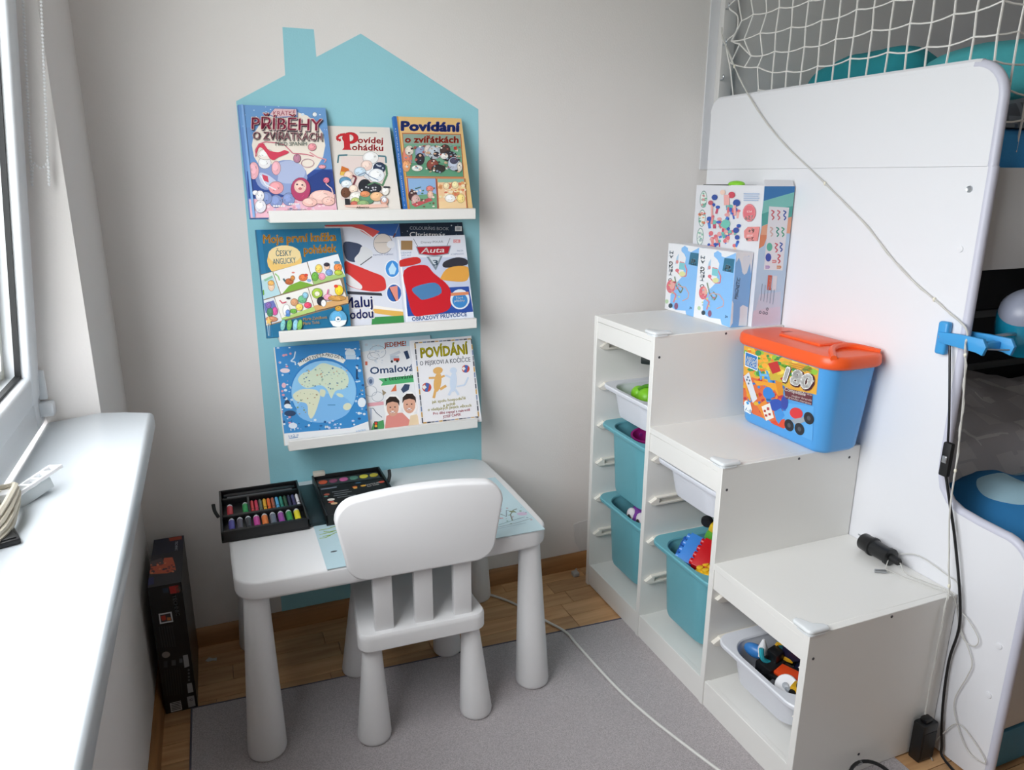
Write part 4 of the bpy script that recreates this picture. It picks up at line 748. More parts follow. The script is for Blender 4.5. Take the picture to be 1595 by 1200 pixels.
MB().box(.345, .425, -.30, -.15, zt+.3922, zt+.394).build('opening', M_blackm, bb); MB().ball((.36, -.29, zt+.396), .020, .03, .010).build('toy_inside', mat('toy_lime', '86cf2c'), bb)
for i, (y1, y0, lb) in enumerate(((-.092, -.256, 'small white and blue magnetic toy carton nearest the back wall'), (-.258, -.430, 'small white and blue magnetic toy carton nearest the tall step\'s front edge'))):
    x0 = .270-.002*i; t = carton('toy_carton', lb, x0, .328, y0, y1, .212, 'e4e6ea')
    q = [[(42, 540), (288, 572), (262, 1120), (30, 1050)], [(290, 572), (588, 612), (545, 1192), (262, 1122)]][i]
    A = Art(q, faceL(x0, y0, y1, .212)); A.fill('e8eaee')
    f_ = (lambda x, y: (x, y)) if i == 1 else (lambda x, y: (42+(x-290)*.86-(y-572)*.012, 540+(y-572)*.955-(x-290)*.02))
    def P(*a): return [f_(*p) for p in a]
    A.poly(P((410, 640), (410, 615), (440, 596), (470, 616), (472, 640), (500, 650), (586, 612), (545, 1192), (480, 1170), (470, 1130), (380, 1120), (330, 1090), (330, 1000), (380, 900), (430, 850), (455, 700), (440, 668)), '86bdf0')
    A.poly(P((496, 652), (576, 662), (566, 770), (480, 752)), '2f6f8c'); A.text('40', f_(548, 712), f_(508, 706), 30*(1 if i else .9), 'e8f2f4', .03); A.text('PCS', f_(550, 740), f_(500, 732), 26*(1 if i else .9), 'e8f2f4', .02)
    for y, ch_, c, h in ((640, 'M', '8fc3e8', 24), (676, 'A', '8fc3e8', 24), (728, 'G', '2a2a34', 34), (762, 'N', '9fcbe8', 22), (790, 'E', '9fcbe8', 22), (818, 'T', '9fcbe8', 22), (866, 'O', '2a2a34', 30)): A.text(ch_, f_(338, y), f_(306, y-4), h, c, .02)
    A.poly(P((388, 660), (370, 690), (358, 750), (384, 740)), 'a9c8e0'); A.ell(*f_(376, 730), 11, 15, 'd99090'); A.line(P((400, 730), (440, 740), (468, 800), (462, 850), (420, 850), (380, 810)), 9, 'd9808a'); A.poly(P((398, 735), (448, 742), (444, 800), (396, 790)), '7fc8d0'); A.ell(*f_(428, 830), 26, 20, 'd9dca0'); A.ell(*f_(380, 800), 15, 14, 'd9707a')
    A.ell(*f_(330, 930), 34, 52, 'd9707a'); A.ell(*f_(340, 920), 20, 34, 'e6a8a0'); A.line(P((360, 850), (380, 930), (420, 985), (440, 950), (410, 920)), 10, '7a8a74'); A.line(P((370, 960), (400, 930), (460, 940), (495, 990), (490, 1030), (440, 1050)), 7, 'cfa8a8'); A.line(P((330, 960), (380, 1000), (360, 1060)), 12, 'd98a92'); A.ell(*f_(335, 1085), 16, 18, '3a4a56'); A.ell(*f_(386, 1090), 15, 26, '8a5a7a'); A.ell(*f_(300, 1050), 13, 16, 'b4d0a8'); A.specks(f_(310, 900)[0], f_(300, 880)[1], f_(420, 900)[0], f_(300, 1050)[1], ['c8d890', 'd06070', '90b8c0'], 18, 5, 10, 60+i); A.text('3+', f_(506, 1118), f_(526, 1122), 20, '24507a', .02)
    A.build('box_print', BODY[0], True)
    A = Art([(588, 620), (722, 610), (668, 1160), (548, 1195)], faceF(x0, .328, y0, .212)); A.fill('7fb2e6')
    A.poly([(588, 620), (722, 610), (700, 780), (690, 640), (650, 650), (640, 790), (625, 700), (610, 660), (590, 700)], 'e4e6ea') if i else None
    A.poly([(640, 660), (655, 640), (690, 645), (700, 680), (670, 780), (650, 795), (634, 770)], 'dde3ec'); A.poly([(560, 1000), (572, 1020), (568, 1160), (548, 1195)], 'e0e6ee'); A.poly([(620, 1040), (640, 1020), (676, 1030), (668, 1160), (610, 1170), (618, 1110)], 'e0e6ee'); A.text('MAGNETIC', (602, 985), (622, 825), 26, 'c9dff2', .02)
    A.build('box_print', BODY[0], True)
    MB().box(x0+.004, .326, y0+.004, y1-.02, zt+.212, zt+.2128).build('flap', mat('carton_flap', 'd6d8de'), t)

# ================================================================== BRICK TUB
tub = thing('brick_tub', 'blue plastic brick tub with orange lid on the middle step', 'tub', (.348, -.648, HH[1]))
def tr(w, d, r, z, n=7): return [(x, y, z) for x, y in rr(w, d, r, n)]
M_tub = mat('tub_blue', '4f9fe0', .3, (200, .01)); M_lid = mat('tub_lid', 'ef5a24', .35)
tub_body = MB().loft([tr(.120, .300, .03, .0006), tr(.132, .312, .036, .006), tr(.136, .318, .038, .012), tr(.162, .346, .034, .232), tr(.166, .350, .034, .240)]).build('tub_body', M_tub, tub, world=False)
m = MB(); m.loft([tr(.176, .368, .05, .226), tr(.184, .380, .055, .230), tr(.186, .384, .056, .236), tr(.184, .380, .055, .252), tr(.176, .368, .05, .258), tr(.168, .356, .046, .259), tr(.10, .30, .04, .262)]); lid_ = m.build('lid', M_lid, tub, world=False)
m = MB()
for s_ in (-1,):
    m.tube(spline([(-.078, s_*.172, .256), (-.03, s_*.120, .266), (.03, s_*.118, .267), (.078, s_*.165, .257)], 5), .0085, 8)
m.box(-.030, .050, -.075, .075, .258, .2685, .006, 2); m.build('lid_ridge', M_lid, lid_, world=False)
MB().box(.004, .034, .075, .105, .2580, .2640, .002).build('handle_slot', mat('tub_lid_dark', 'b83a16', .5), lid_, world=False)
# label on the side towards the room
def tubface(y, z): return (-.068-.013*(z-.012)/.22-.0003, y, z)
A = Art([(118, 200), (732, 385), (692, 985), (92, 800)], [tubface(.150, .222), tubface(-.132, .222), tubface(-.128, .030), tubface(.143, .030)], 2.5e-5)
A.poly([(118, 200), (732, 385), (716, 600), (430, 560), (106, 470)], 'e2a83c'); A.poly([(250, 300), (520, 340), (560, 420), (470, 560), (240, 480)], 'c9b03a')
A.specks(120, 230, 700, 460, ['e8c23c', '6fae3a', 'e27a2c', '8fbf3f', 'efd25a', '3f8f4f', 'f0a83a'], 120, 14, 34, 71)
A.poly([(106, 470), (430, 545), (480, 690), (470, 900), (190, 820), (98, 740)], 'd96a3a'); A.poly([(470, 690), (700, 700), (694, 985), (420, 920)], '5aa8e6')
A.specks(110, 480, 470, 800, ['c8302c', 'e2862c', '2f6fc0', 'd9b03a', 'b82f3a', '3a86cc'], 70, 14, 34, 73)
A.poly([(330, 360), (410, 335), (440, 420), (370, 450)], 'c0302e'); A.poly([(246, 420), (266, 430), (280, 500), (262, 510)], '4f9fd8'); A.poly([(310, 420), (330, 428), (352, 520), (332, 528)], '4f9fd8'); A.poly([(256, 450), (330, 455), (334, 476), (260, 472)], '6fb4e2')
A.poly([(200, 515), (400, 530), (440, 545), (456, 620), (420, 640), (390, 590), (300, 555), (230, 560)], 'e8a02c'); A.poly([(390, 505), (450, 520), (460, 620), (420, 640)], 'd98a22')
A.poly([(110, 485), (160, 445), (232, 680), (190, 720)], 'd6dae2'); A.poly([(104, 540), (120, 530), (176, 700), (158, 706)], 'e29a2c')
for x, y in ((150, 490), (165, 520), (155, 548), (140, 515)): A.ell(x, y, 8, 10, '5a6a80')
A.ell(330, 620, 46, 54, '2f7fd0'); A.ell(400, 720, 60, 56, '2a4fae'); A.ell(470, 690, 30, 60, '3346a0'); A.poly([(230, 740), (310, 680), (350, 800), (300, 890)], 'e28a2c'); A.poly([(270, 745), (345, 705), (380, 830), (310, 870)], 'e8e4da')
for a in ((290, 770, 310, 790), (318, 745, 340, 770), (300, 810, 322, 830), (332, 795, 352, 815)): A.rect(*a, 'a83a3a')
A.poly([(345, 870), (470, 830), (486, 900), (460, 950), (370, 910)], 'dc4a2c'); A.poly([(380, 780), (440, 740), (470, 800), (420, 880), (400, 850)], '3f8fd8')
A.ell(565, 770, 52, 48, 'd8363a'); A.poly([(520, 830), (640, 790), (660, 820), (560, 870)], '9aa4ae')
for x, y in ((508, 880), (592, 900), (664, 800)): A.ell(x, y, 38, 52, '22252c', -12); A.ell(x, y, 14, 20, '4a5058', -12)
A.poly([(130, 256), (246, 296), (240, 434), (124, 390)], 'eaf2f8'); A.poly([(136, 264), (240, 302), (234, 424), (130, 382)], '2f78c0'); A.text('MEGA', (140, 338), (232, 368), 42, 'eef5fa', .04); A.text('BLOKS', (138, 376), (230, 408), 34, 'eef5fa', .04)
A.text('180', (462, 508), (672, 572), 128, '5a2a30', .085); A.text('180', (462, 500), (662, 560), 120, 'f2f2ee', .065); A.text('pcs', (650, 486), (698, 498), 26, 'f2f2ee', .03)
A.poly([(466, 560), (690, 600), (686, 690), (480, 652)], '6a2f3a'); A.text('Compatible', (470, 584), (636, 618), 30, 'f2eeea', .03); A.text('with other', (648, 606), (688, 614), 14, 'f2eeea', .01); A.text('major brands', (530, 632), (684, 658), 18, 'f2eeea', .015); A.text('les grandes marques', (470, 640), (680, 684), 18, 'f2eeea', .015)
for i in range(3): A.line([(510, 345+i*18), (680, 385+i*14)], 5, 'b8702c')
A.poly([(110, 720), (130, 700), (170, 720), (184, 780), (170, 825), (112, 800)], 'e6eef2'); A.poly([(128, 716), (150, 708), (160, 732), (140, 740)], '3a9ad8'); A.text('1-5', (122, 792), (172, 812), 26, '3a8ad0', .02); A.text('A+', (640, 985), (660, 988), 14, 'dceaf4')
A.build('tub_label', tub_body)

# ================================================================== BUNK BED
bed = thing('bunk_bed', 'white bunk bed with a tall curved end panel behind the stair shelf', 'bunk bed', (.46, -.6, 0))
X0, X1 = .4425, .4645
def arc(cy, cz, r, a0, a1, n=8): return [(cy+r*math.cos(math.radians(a0+(a1-a0)*i/n)), cz+r*math.sin(math.radians(a0+(a1-a0)*i/n))) for i in range(n+1)]
out = [(-.030, 1.548)] + arc(-.068, 1.548, .038, 0, 90)[1:] + arc(-.930, 1.515, .070, 90, 180)[0:] + [(-1.002, 1.38)]
low = [(-1.002, 1.3796), (-1.006, .72)] + [(-1.008, .690), (-1.018, .655), (-1.040, .628), (-1.070, .615), (-1.120, .609)] + arc(-1.178, .540, .066, 85, 180) + [(-1.245, .004)]
MB().prism([(-.030, 1.3800)] + out, 'x', X0, X1, .0006, 1).build('end_panel_top', M_bedw, bed)
MB().prism([(-.030, .004), (-.030, 1.3796)] + low, 'x', X0, X1, .0006, 1).build('end_panel', M_bedw, bed)
kk = [i for i, p in enumerate(out) if p[0] < -.94][0]
MB().tube([(.4535, y, z+.004) for y, z in out[:kk+1]], .0106, 8).build('top_edge', M_bedw, bed)
MB().tube([(.4535, y, z+.001) for y, z in out[kk-1:]] + [(.4535, y-.002, z) for y, z in low], .0118, 10).build('edge_trim', M_edge, bed)
for y, z, m_ in ((-.967, 1.333, M_silver), (-.969, 1.205, M_bedw), (-1.219, .357, M_bedw), (-1.219, .229, M_bedw)):
    MB().lathe([(.0005, 0), (.0075, 0), (.0070, .0022), (.0035, .0028 if m_ is M_bedw else .001), (.0004, .0028 if m_ is M_bedw else .001)], 18, (X0, y, z), Matrix.Rotation(-PI/2, 4, 'Y')).build('screw_cover', m_, bed)
M_rail = mat('rail_grey', 'c4c5c6', .5)
MB().box(X1, 2.44, -.992, -.970, 1.158, 1.378, .002).build('upper_side_rail', M_rail, bed)
MB().box(X1, 2.44, -1.222, -1.200, .113, .353, .002).build('lower_side_rail', M_rail, bed)
MB().box(X1+.002, 2.43, -1.226, -1.206, .010, .108, .002).build('drawer_front', mat('drawer_petrol', '3a7c9a', .5), bed)
MB().box(2.44, 2.462, -1.24, -.03, .004, 1.585, .003).build('far_end_panel', M_bedw, bed)
MB().box(X1, 2.44, -.970, -.030, 1.160, 1.176).build('slat_base', mat('slat_dark', '3a3632', .7), bed)
MB().box(X1, 2.44, -1.2, -.030, .27, .29).build('lower_slat_base', mat('slat_dark', '3a3632'), bed)
MB().box(X1, 2.44, -.044, -.030, .30, 1.155).build('back_panel', mat('panel_dark', '1d1f24', .6), bed)
for z in (.80, .575): MB().box(X1, 2.44, -.060, -.044, z, z+.030, .002).build('back_rail', mat('rail_mid', '6d7072', .5), bed)
MB().box(X1+.002, X1+.050, -.028, -.004, 1.20, 2.45, .002).build('wall_batten', mat('batten_white', 'd8d6d4', .6), bed)
MB().box(X0-.010, X1+.010, -.004, -.0006, 1.38, 2.45).build('wall_plate', M_bedw, bed)
m = MB().box(X1+.004, 2.43, -.962, -.062, 1.178, 1.462, .03, 3)
solo(m, 'mattress', mat('mattress_blue', '3a96d8', .9, (300, .4)), 'blue mattress on the upper bunk', 'mattress')
m = MB().box(X1+.004, 2.43, -1.192, -.066, .292, .50, .03, 3)
solo(m, 'mattress', mat('mattress_lblue', '6fa6c4', .9, (300, .4)), 'light blue mattress on the lower bunk', 'mattress')
M_tealp = mat('pillow_teal', '2a98a4', .9, (60, .5), (6, .08)); M_aqua = mat('pillow_aqua', '4fb4bc', .9, (60, .5), (5, .1))
def lump(name, label, c, r, m_, p=2.6, seed=0):
    m = MB(); m.ball((0, 0, 0), 1, seg=40); V = []
    for v in m.v:
        n_ = (abs(v[0])**p+abs(v[1])**p+abs(v[2])**p)**(1/p); q = [a/n_ for a in v]
        d = 1+.10*noise.noise(Vector((q[0]*1.6+seed, q[1]*1.6, q[2]*1.6)))+.03*noise.noise(Vector((q[0]*5, q[1]*5+seed, q[2]*5))); V.append((q[0]*r[0]*d, q[1]*r[1]*d, q[2]*r[2]*d))
    m.v = V; return solo(m, name, m_, label, 'pillow', loc=c, smooth=80)
lump('pillow', 'teal pillow standing against the back wall on the upper bunk', (.87, -.268, 1.595), (.13, .205, .135), M_tealp, 3.0, 3)
lump('pillow', 'aqua pillow lying at the front of the upper bunk', (.90, -.715, 1.588), (.24, .225, .10), M_aqua, 2.6, 9)
def heap(name, label, x0, x1, y0, y1, zb, hf, m_, cat='duvet', n=34, mseed=0):
    V = []; F = []; 
    for i in range(n+1):
        for j in range(n+1):
            u, v = i/n, j/n; x, y = x0+(x1-x0)*u, y0+(y1-y0)*v
            e = min(1, 6*u, 6*(1-u), 6*v, 6*(1-v)); e = max(0, e)**.5
            z = zb+max(.004, hf(u, v)*e + (.030*noise.noise(Vector((x*7+mseed, y*7, 1.3)))+.014*noise.noise(Vector((x*19+mseed, y*13, 4.1))))*e)
            V.append((x, y, z))
    N_ = len(V); V += [(v[0], v[1], zb) for v in V]
    for i in range(n):
        for j in range(n):
            a = i*(n+1)+j; F.append([a, a+n+1, a+n+2, a+1]); F.append([N_+a, N_+a+1, N_+a+n+2, N_+a+n+1])
    ring = [i*(n+1) for i in range(n+1)] + [n*(n+1)+j for j in range(1, n+1)] + [i*(n+1)+n for i in range(n-1, -1, -1)] + [j for j in range(n-1, 0, -1)]
    for a, b in zip(ring, ring[1:]+ring[:1]): F.append([a, b, N_+b, N_+a])
    return solo(MB().add(V, F), name, m_, label, cat, smooth=70)
def patt(name, c1, c2, c3, sc, th=.35, dm='CHEBYCHEV'):
    m = bpy.data.materials.new(name); m.use_nodes = True; N = m.node_tree.nodes; L = m.node_tree.links; b = N['Principled BSDF']; b.inputs['Roughness'].default_value = .95
    t = N.new('ShaderNodeTexCoord'); v = N.new('ShaderNodeTexVoronoi'); v.inputs['Scale'].default_value = sc; v.feature = 'F1'; v.distance = dm
    r = N.new('ShaderNodeValToRGB'); r.color_ramp.interpolation = 'CONSTANT'; e = r.color_ramp.elements; e[0].color = hx(c1)+(1,); e[1].position = th; e[1].color = hx(c2)+(1,); k = e.new(.62); k.color = hx(c3)+(1,)
    L.new(t.outputs['Object'], v.inputs['Vector']); L.new(v.outputs['Distance'], r.inputs[0]); L.new(r.outputs[0], b.inputs['Base Color'])
    n = N.new('ShaderNodeTexNoise'); n.inputs['Scale'].default_value = 60; bp_ = N.new('ShaderNodeBump'); bp_.inputs['Strength'].default_value = .4; L.new(t.outputs['Object'], n.inputs[0]); L.new(n.outputs[0], bp_.inputs['Height']); L.new(bp_.outputs[0], b.inputs['Normal'])
    return m
heap('duvet', 'blue duvet with a pale round pattern at the front of the lower bunk', .475, 1.70, -1.185, -.874, .5008, lambda u, v: .085*(1-.55*u)+.04*math.sin(3*v), patt('duvet_blue', 'a9cfe0', '2f80bc', '2a78b4', 3.2, .30, 'EUCLIDEAN'), mseed=3)
heap('duvet', 'grey patterned duvet crumpled along the middle of the lower bunk', .475, 2.3, -.87, -.25, .5008, lambda u, v: .20-.07*u+.05*math.sin(5*u)*v-.10*(1-v)**2+.0*v, patt('duvet_grey', 'e6e4e8', 'd6d4da', 'f6f6f8', 9, .30), mseed=8)
heap('blanket', 'grey striped blanket folded along the edge of the upper bunk', .475, 1.3, -.955, -.80, 1.4628, lambda u, v: .06, patt('blanket_grey', '5a616c', '79828c', '4a5a70', 16), 'blanket', 24, 5)
# safety net of the upper bunk: end side, corner, long side
M_net2 = M_net
nt_ = thing('safety_net', 'white knotted safety net strung around the upper bunk', 'net', (.472, -.5, 1.5))
s0 = .085; cell = .0575; nc = 27; LC = .875                      # s runs along the end side, then round the corner along the long side
def npos(s, z):
    if s < LC: x, y = .476+.010*math.sin(PI*s/LC), -s0-s
    else: x, y = .476+(s-LC), -s0-LC
    return x, y, z
rows = [1.30+cell*k for k in range(-1, 18)]
def npt(i, j):
    s = i*cell; z = rows[j]; jit = .003*math.sin(i*1.7+j*2.3); z = z+(.004 if (i+j) % 2 else -.003)+.003*math.sin(i*.9)
    pull = max(0, 1-s/.20)                       # gathered at the hooks beside the wall
    if pull: s = s+pull*.05*(1-abs(math.sin((z-1.76)*PI/.103))) *-1 + .02*pull; z = z+(.0 if z > 1.7 else pull*.05)
    return npos(s+jit*.6, z)
def seg(m, a, b, r=.0024):
    a, b = Vector(a), Vector(b); mid = (a+b)/2; mid.z -= .0015; m.tube([a, mid, b], r, 5)
m = MB()
for i in range(nc):
    for j in range(len(rows)):
        lowz = rows[j]
        okp = lowz > (1.52 if i*cell < LC-.01 else 1.36) 
        if i*cell < .10 and lowz < 1.60: okp = False
        if not okp: continue
        if j+1 < len(rows): seg(m, npt(i, j), npt(i, j+1))
        if i+1 < nc: seg(m, npt(i, j), npt(i+1, j), .0022)
        m.ball(npt(i, j), .0032, seg=6)
tag(m.build('net_mesh', M_net2, nt_), kind='stuff')
hk = MB()
for z in (1.655, 1.758, 1.861):
    MB().tube(spline([(.470, -.024, z), (.470, -.040, z), (.468, -.046, z+.006), (.468, -.044, z+.014)], 4), .0022, 8).build('hook', M_silver, nt_)
m = MB()
zs = [1.62, 1.661, 1.700, 1.758, 1.80, 1.861, 1.91, 1.965]
m.tube(spline([(.470, -.105, 1.58), (.470, -.075, 1.68), (.470, -.044, 1.760), (.474, -.082, 1.785), (.474, -.085, 1.83), (.470, -.044, 1.863), (.474, -.082, 1.89), (.474, -.085, 1.95), (.470, -.044, 1.975)], 5), .0022, 6); m.build('edge_rope', M_net2, nt_)

# clip-on lamp at the edge of the end panel
lamp = thing('clip_lamp', 'blue clip-on lamp clamped to the edge of the bed\'s end panel', 'lamp', (.445, -1.0, 1.0))
M_lb = mat('lamp_blue', '3f9bd8', .35); M_lt = mat('lamp_teal', '0f7f9e', .2, coat=.4)
MB().box(.424, .4415, -.984, -.958, .968, 1.044, .006, 3).build('clamp_pad', M_lb, lamp)
MB().box(.4665, .482, -.984, -.958, .968, 1.044, .006, 3).build('clamp_pad', M_lb, lamp)
pj = [(-.965, 1.020), (-.972, .996), (-1.060, .992), (-1.076, .988), (-1.082, 1.008), (-1.072, 1.024), (-1.02, 1.024)]
MB().prism(pj, 'x', .420, .430, .002).build('clamp_arm', M_lb, lamp); MB().prism([(y-.025 if y < -1 else y, z+.002) for y, z in pj], 'x', .472, .482, .002).build('clamp_arm', M_lb, lamp)
MB().box(.430, .472, -1.078, -1.060, 1.000, 1.016, .002).build('clamp_bridge', M_lb, lamp)
MB().tube([(.424, -1.070+.0, 1.002), (.45, -1.088, 1.002), (.476, -1.100, 1.002)], .0018, 6).build('spring', M_silver, lamp)
MB().lathe([(.0004, 0), (.006, 0), (.006, .002), (.003, .003), (.0004, .003)], 14, (.424, -.972, 1.010), Matrix.Rotation(-PI/2, 4, 'Y')).build('screw', M_silver, lamp)
MB().tube(spline([(.478, -1.050, 1.020), (.52, -1.050, 1.022), (.57, -1.045, 1.022), (.60, -1.040, 1.040)], 6), .0042, 8).build('gooseneck', M_silver, lamp)
T_ = Matrix.Translation((.605, -1.035, 1.055)) @ Euler(R3(0, -38, 20)).to_matrix().to_4x4()
def tl(prof, name, m_): 
    rings = [[tuple(T_ @ Vector((r*math.cos(2*PI*i/28), r*math.sin(2*PI*i/28), z))) for i in range(28)] for r, z in prof]; MB().loft(rings).build(name, m_, lamp)
tl([(.064, -.070), (.066, -.068), (.064, -.03), (.058, .012), (.054, .022)], 'lamp_shade', M_lt); tl([(.054, .0222), (.050, .036), (.036, .052), (.016, .060), (.002, .062)], 'shade_cap', mat('lamp_cap', '8e93a4', .35))
tl([(.004, -.066), (.052, -.066), (.052, -.060), (.004, -.060)], 'diffuser', M_white)
# its black lead with a switch
cd = thing('lamp_lead', 'black cord hanging from the clip lamp with an in-line switch', 'cord', (.426, -1.05, .7))
MB().tube(spline([(.430, -.990, 1.000), (.428, -.999, .960), (.426, -1.020, .848), (.426, -1.030, .775)], 5), .0026, 8).build('cord', M_black, cd)
MB().tube(spline([(.426, -1.038, .700), (.426, -1.063, .628), (.426, -1.087, .559), (.427, -1.121, .437), (.428, -1.134, .352), (.430, -1.124, .257), (.430, -1.130, .136), (.430, -1.145, .040), (.425, -1.165, .006), (.40, -1.30, .004), (.34, -1.55, .0075)], 5), .0032, 8).build('cord', M_black, cd)
sw_ = MB().box(.418, .432, -1.046, -1.024, .694, .776, .004, 2).build('switch_body', M_blackm, cd); MB().box(.414, .419, -1.042, -1.030, .728, .745, .002).build('switch_rocker', M_silver, sw_)
# string of lights: clear wire from the net hook over the panel down to a battery box
lw = thing('light_string', 'clear wire of a light string slung across the bed\'s end panel', 'light string', (.43, -.5, 1.3))
path = [(.436, -.062, 1.800), (.430, -.087, 1.754), (.432, -.218, 1.592), (.436, -.362, 1.464), (.438, -.526, 1.359), (.438, -.695, 1.250), (.438, -.829, 1.145), (.438, -.945, 1.078), (.432, -1.021, 1.037), (.414, -1.040, 1.000), (.418, -1.045, .960), (.420, -1.055, .858), (.420, -1.063, .738), (.420, -1.067, .629), (.418, -1.085, .524), (.408, -1.108, .440), (.394, -1.116, .417), (.391, -1.118, .316), (.389, -1.118, .211), (.381, -1.124, .122)]
wp = spline(path, 6); MB().tube(wp, .0021, 6).build('wire', M_led, lw)
tw = [(p[0]-.0016*math.cos(i*1.3), p[1]+.0022*math.cos(i*1.1), p[2]+.0022*math.sin(i*1.1)) for i, p in enumerate(wp)]; MB().tube(tw, .0013, 5).build('wire', M_led, lw)
for i in range(9, len(wp)-20, 16): MB().ball(wp[i], .0035, .0035, .0055, 10).build('light_bulb', mat('led_bulb', 'e9e4d2', .2), lw)
bx = thing('battery_box', 'black battery box of the light string standing on the floor', 'battery box', (.385, -1.128, 0))
MB().box(.362, .412, -1.142, -1.112, .0005, .104, .004, 2).build('case', M_black, bx); MB().box(.374, .398, -1.136, -1.118, .104, .116, .003, 2).build('wire_grip', M_black, bx); MB().box(.366, .408, -1.1432, -1.142, .010, .082, .0005).build('battery_cover', M_blackm, bx)
# second plug-in transformer lying on the lowest step
z = HH[2]
pg = thing('plug_adapter', 'black plug-in adapter lying on the lowest step', 'adapter', (.375, -.92, z))
ax = Vector((-.06, -1, 0)).normalized(); c0 = Vector((.405, -.862, z+.0245)); Q = ax.to_track_quat('Z', 'X').to_matrix().to_4x4()
def pr(prof, name, m_, seg=20): 
    T2 = Matrix.Translation(c0) @ Q; MB().loft([[tuple(T2 @ Vector((r*math.cos(2*PI*i/seg), r*math.sin(2*PI*i/seg), zz))) for i in range(seg)] for r, zz in prof]).build(name, m_, pg)
pr([(.0205, 0), (.0220, .002), (.0220, .028), (.0245, .030), (.0245, .036), (.0205, .038), (.0195, .082), (.0225, .084), (.0225, .092), (.0150, .094), (.0020, .094)], 'adapter_body', M_black); pr([(.010, .094), (.0095, .116), (.006, .120)], 'strain_relief', M_blackm)
for s_ in (-1, 1):
    T2 = Matrix.Translation(c0) @ Q; MB().tube([tuple(T2 @ Vector((s_*.0095, 0, .002))), tuple(T2 @ Vector((s_*.0095, 0, -.018)))], .0021, 8).build('plug_pin', M_silver, pg)
e0 = c0+ax*.12
aw = thing('adapter_wire', 'thin clear wire looping from the plug adapter down the end panel', 'wire', (.40, -1.0, .4))
MB().tube(spline([tuple(e0), (.396, -1.005, z+.006), (.410, -1.040, z+.004), (.428, -1.100, z+.003), (.430, -1.118, .40), (.431, -1.150, .382), (.432, -1.179, .352), (.433, -1.172, .328), (.433, -1.145, .330), (.432, -1.124, .372), (.431, -1.112, .450), (.430, -1.080, .462), (.432, -1.002, .471), (.430, -.955, .452), (.405, -.948, z+.030), (.372, -.965, z+.004)], 6), .0012, 6).build('wire', M_led, aw)
MB().tube(spline([(.372, -.965, z+.004), (.385, -1.010, z+.003), (.405, -1.065, z+.003), (.420, -1.112, z+.001), (.431, -1.130, .36), (.433, -1.160, .315), (.434, -1.175, .283), (.434, -1.170, .246), (.434, -1.152, .170), (.434, -1.165, .120), (.434, -1.205, .066), (.434, -1.248, .070), (.434, -1.215, .100), (.434, -1.170, .115), (.430, -1.140, .060), (.415, -1.130, .012), (.40, -1.15, .004)], 6), .0012, 6).build('wire', M_led, aw)
MB().tube([(.340, -.962, z+.005), (.362, -.976, z+.005)], .0045, 8).build('wire_coil', M_silver, aw)

# ================================================================== ART CASE ON THE TABLE
zt_ = .4805
ac = thing('art_case', 'open black art case with pens and paints on the table\'s far left', 'art case', (-.91, -.19, zt_))
def tray(x0, x1, y0, y1, h, cells, name):
    m = MB(); m.box(x0, x1, y0, y1, zt_, zt_+.008, .002); w_ = .006
    m.box(x0, x1, y0, y0+w_, zt_+.006, zt_+h, .002); m.box(x0, x1, y1-w_, y1, zt_+.006, zt_+h, .002); m.box(x0, x0+w_, y0, y1, zt_+.006, zt_+h, .002); m.box(x1-w_, x1, y0, y1, zt_+.006, zt_+h, .002)
    for a in cells: m.box(*a, zt_+.006, zt_+h-.006, .001)
    return m.build(name, M_black, ac)
xa, xb, ya, yb = -1.138, -.926, -.336, -.066
zh = .030
tray(xa, xb, ya, yb, zh, [(xa+.005, xb-.005, -.318, -.312), (xa+.005, xb-.005, -.234, -.222), (xa+.005, xb-.005, -.122, -.112), (-1.068, -1.062, -.224, -.112), (xa+.012, xb-.012, -.100, -.084)], 'pen_tray')
tray(-.884, -.684, -.336, -.050, zh, [(-.878, -.690, -.128, -.120), (-.878, -.690, -.330, -.322)], 'paint_tray')
MB().box(-.928, -.882, -.325, -.062, zt_, zt_+.010, .003).build('spine', mat('case_spine', '16282c', .35), ac)
for x, y in ((-1.142, -.20), (-.680, -.135)):
    MB().tube(spline([(x, y-.012, zt_+.016), (x+(.008 if x > -1 else -.008), y, zt_+.030), (x+(.010 if x > -1 else -.010), y+.012, zt_+.044)], 4), .005, 6).build('latch', M_blackm, ac)
def pen(name, label, x, y0, y1, r, h, cap, group):
    t = thing(name, label, 'pen' if name == 'felt_pen' else 'crayon', (x, y0, zt_+.009+r), group=group); L_ = y1-y0
    Rm = Matrix.Rotation(-PI/2, 4, 'X'); mm = mat('pen_'+h, h, .35)
    if name == 'felt_pen':
        MB().lathe([(r*.9, 0), (r, .002), (r, L_*.72)], 14, M=Rm).build('barrel', mm, t, world=False); MB().lathe([(r, L_*.72), (r*.96, L_*.82), (r*.62, L_*.93), (r*.3, L_)], 14, M=Rm).build('cap', mat('pen_'+cap, cap, .4), t, world=False)
    else:
        MB().lathe([(r*.9, 0), (r, .001), (r, L_*.88), (r*.7, L_*.9), (r*.35, L_)], 12, M=Rm).build('stick', mm, t, world=False); MB().lathe([(r*1.06, L_*.15), (r*1.06, L_*.18)], 12, M=Rm).build('paper_band', M_black, t, world=False)
for i, (h, n) in enumerate((('4f4a9a', 'violet-blue'), ('5a5560', 'grey-brown'), ('2f3238', 'black'), ('c8459c', 'pink'), ('df7a35', 'orange'), ('6a7482', 'slate grey'), ('96479e', 'purple'), ('2a8a48', 'green'), ('e2d32a', 'yellow'))):
    pen('felt_pen', '%s felt pen with white tip in the art case\'s front row' % n, -1.1115+.0202*i, -.309, -.238, .0078, h, 'd6d8dc', 'felt pens in the art case')
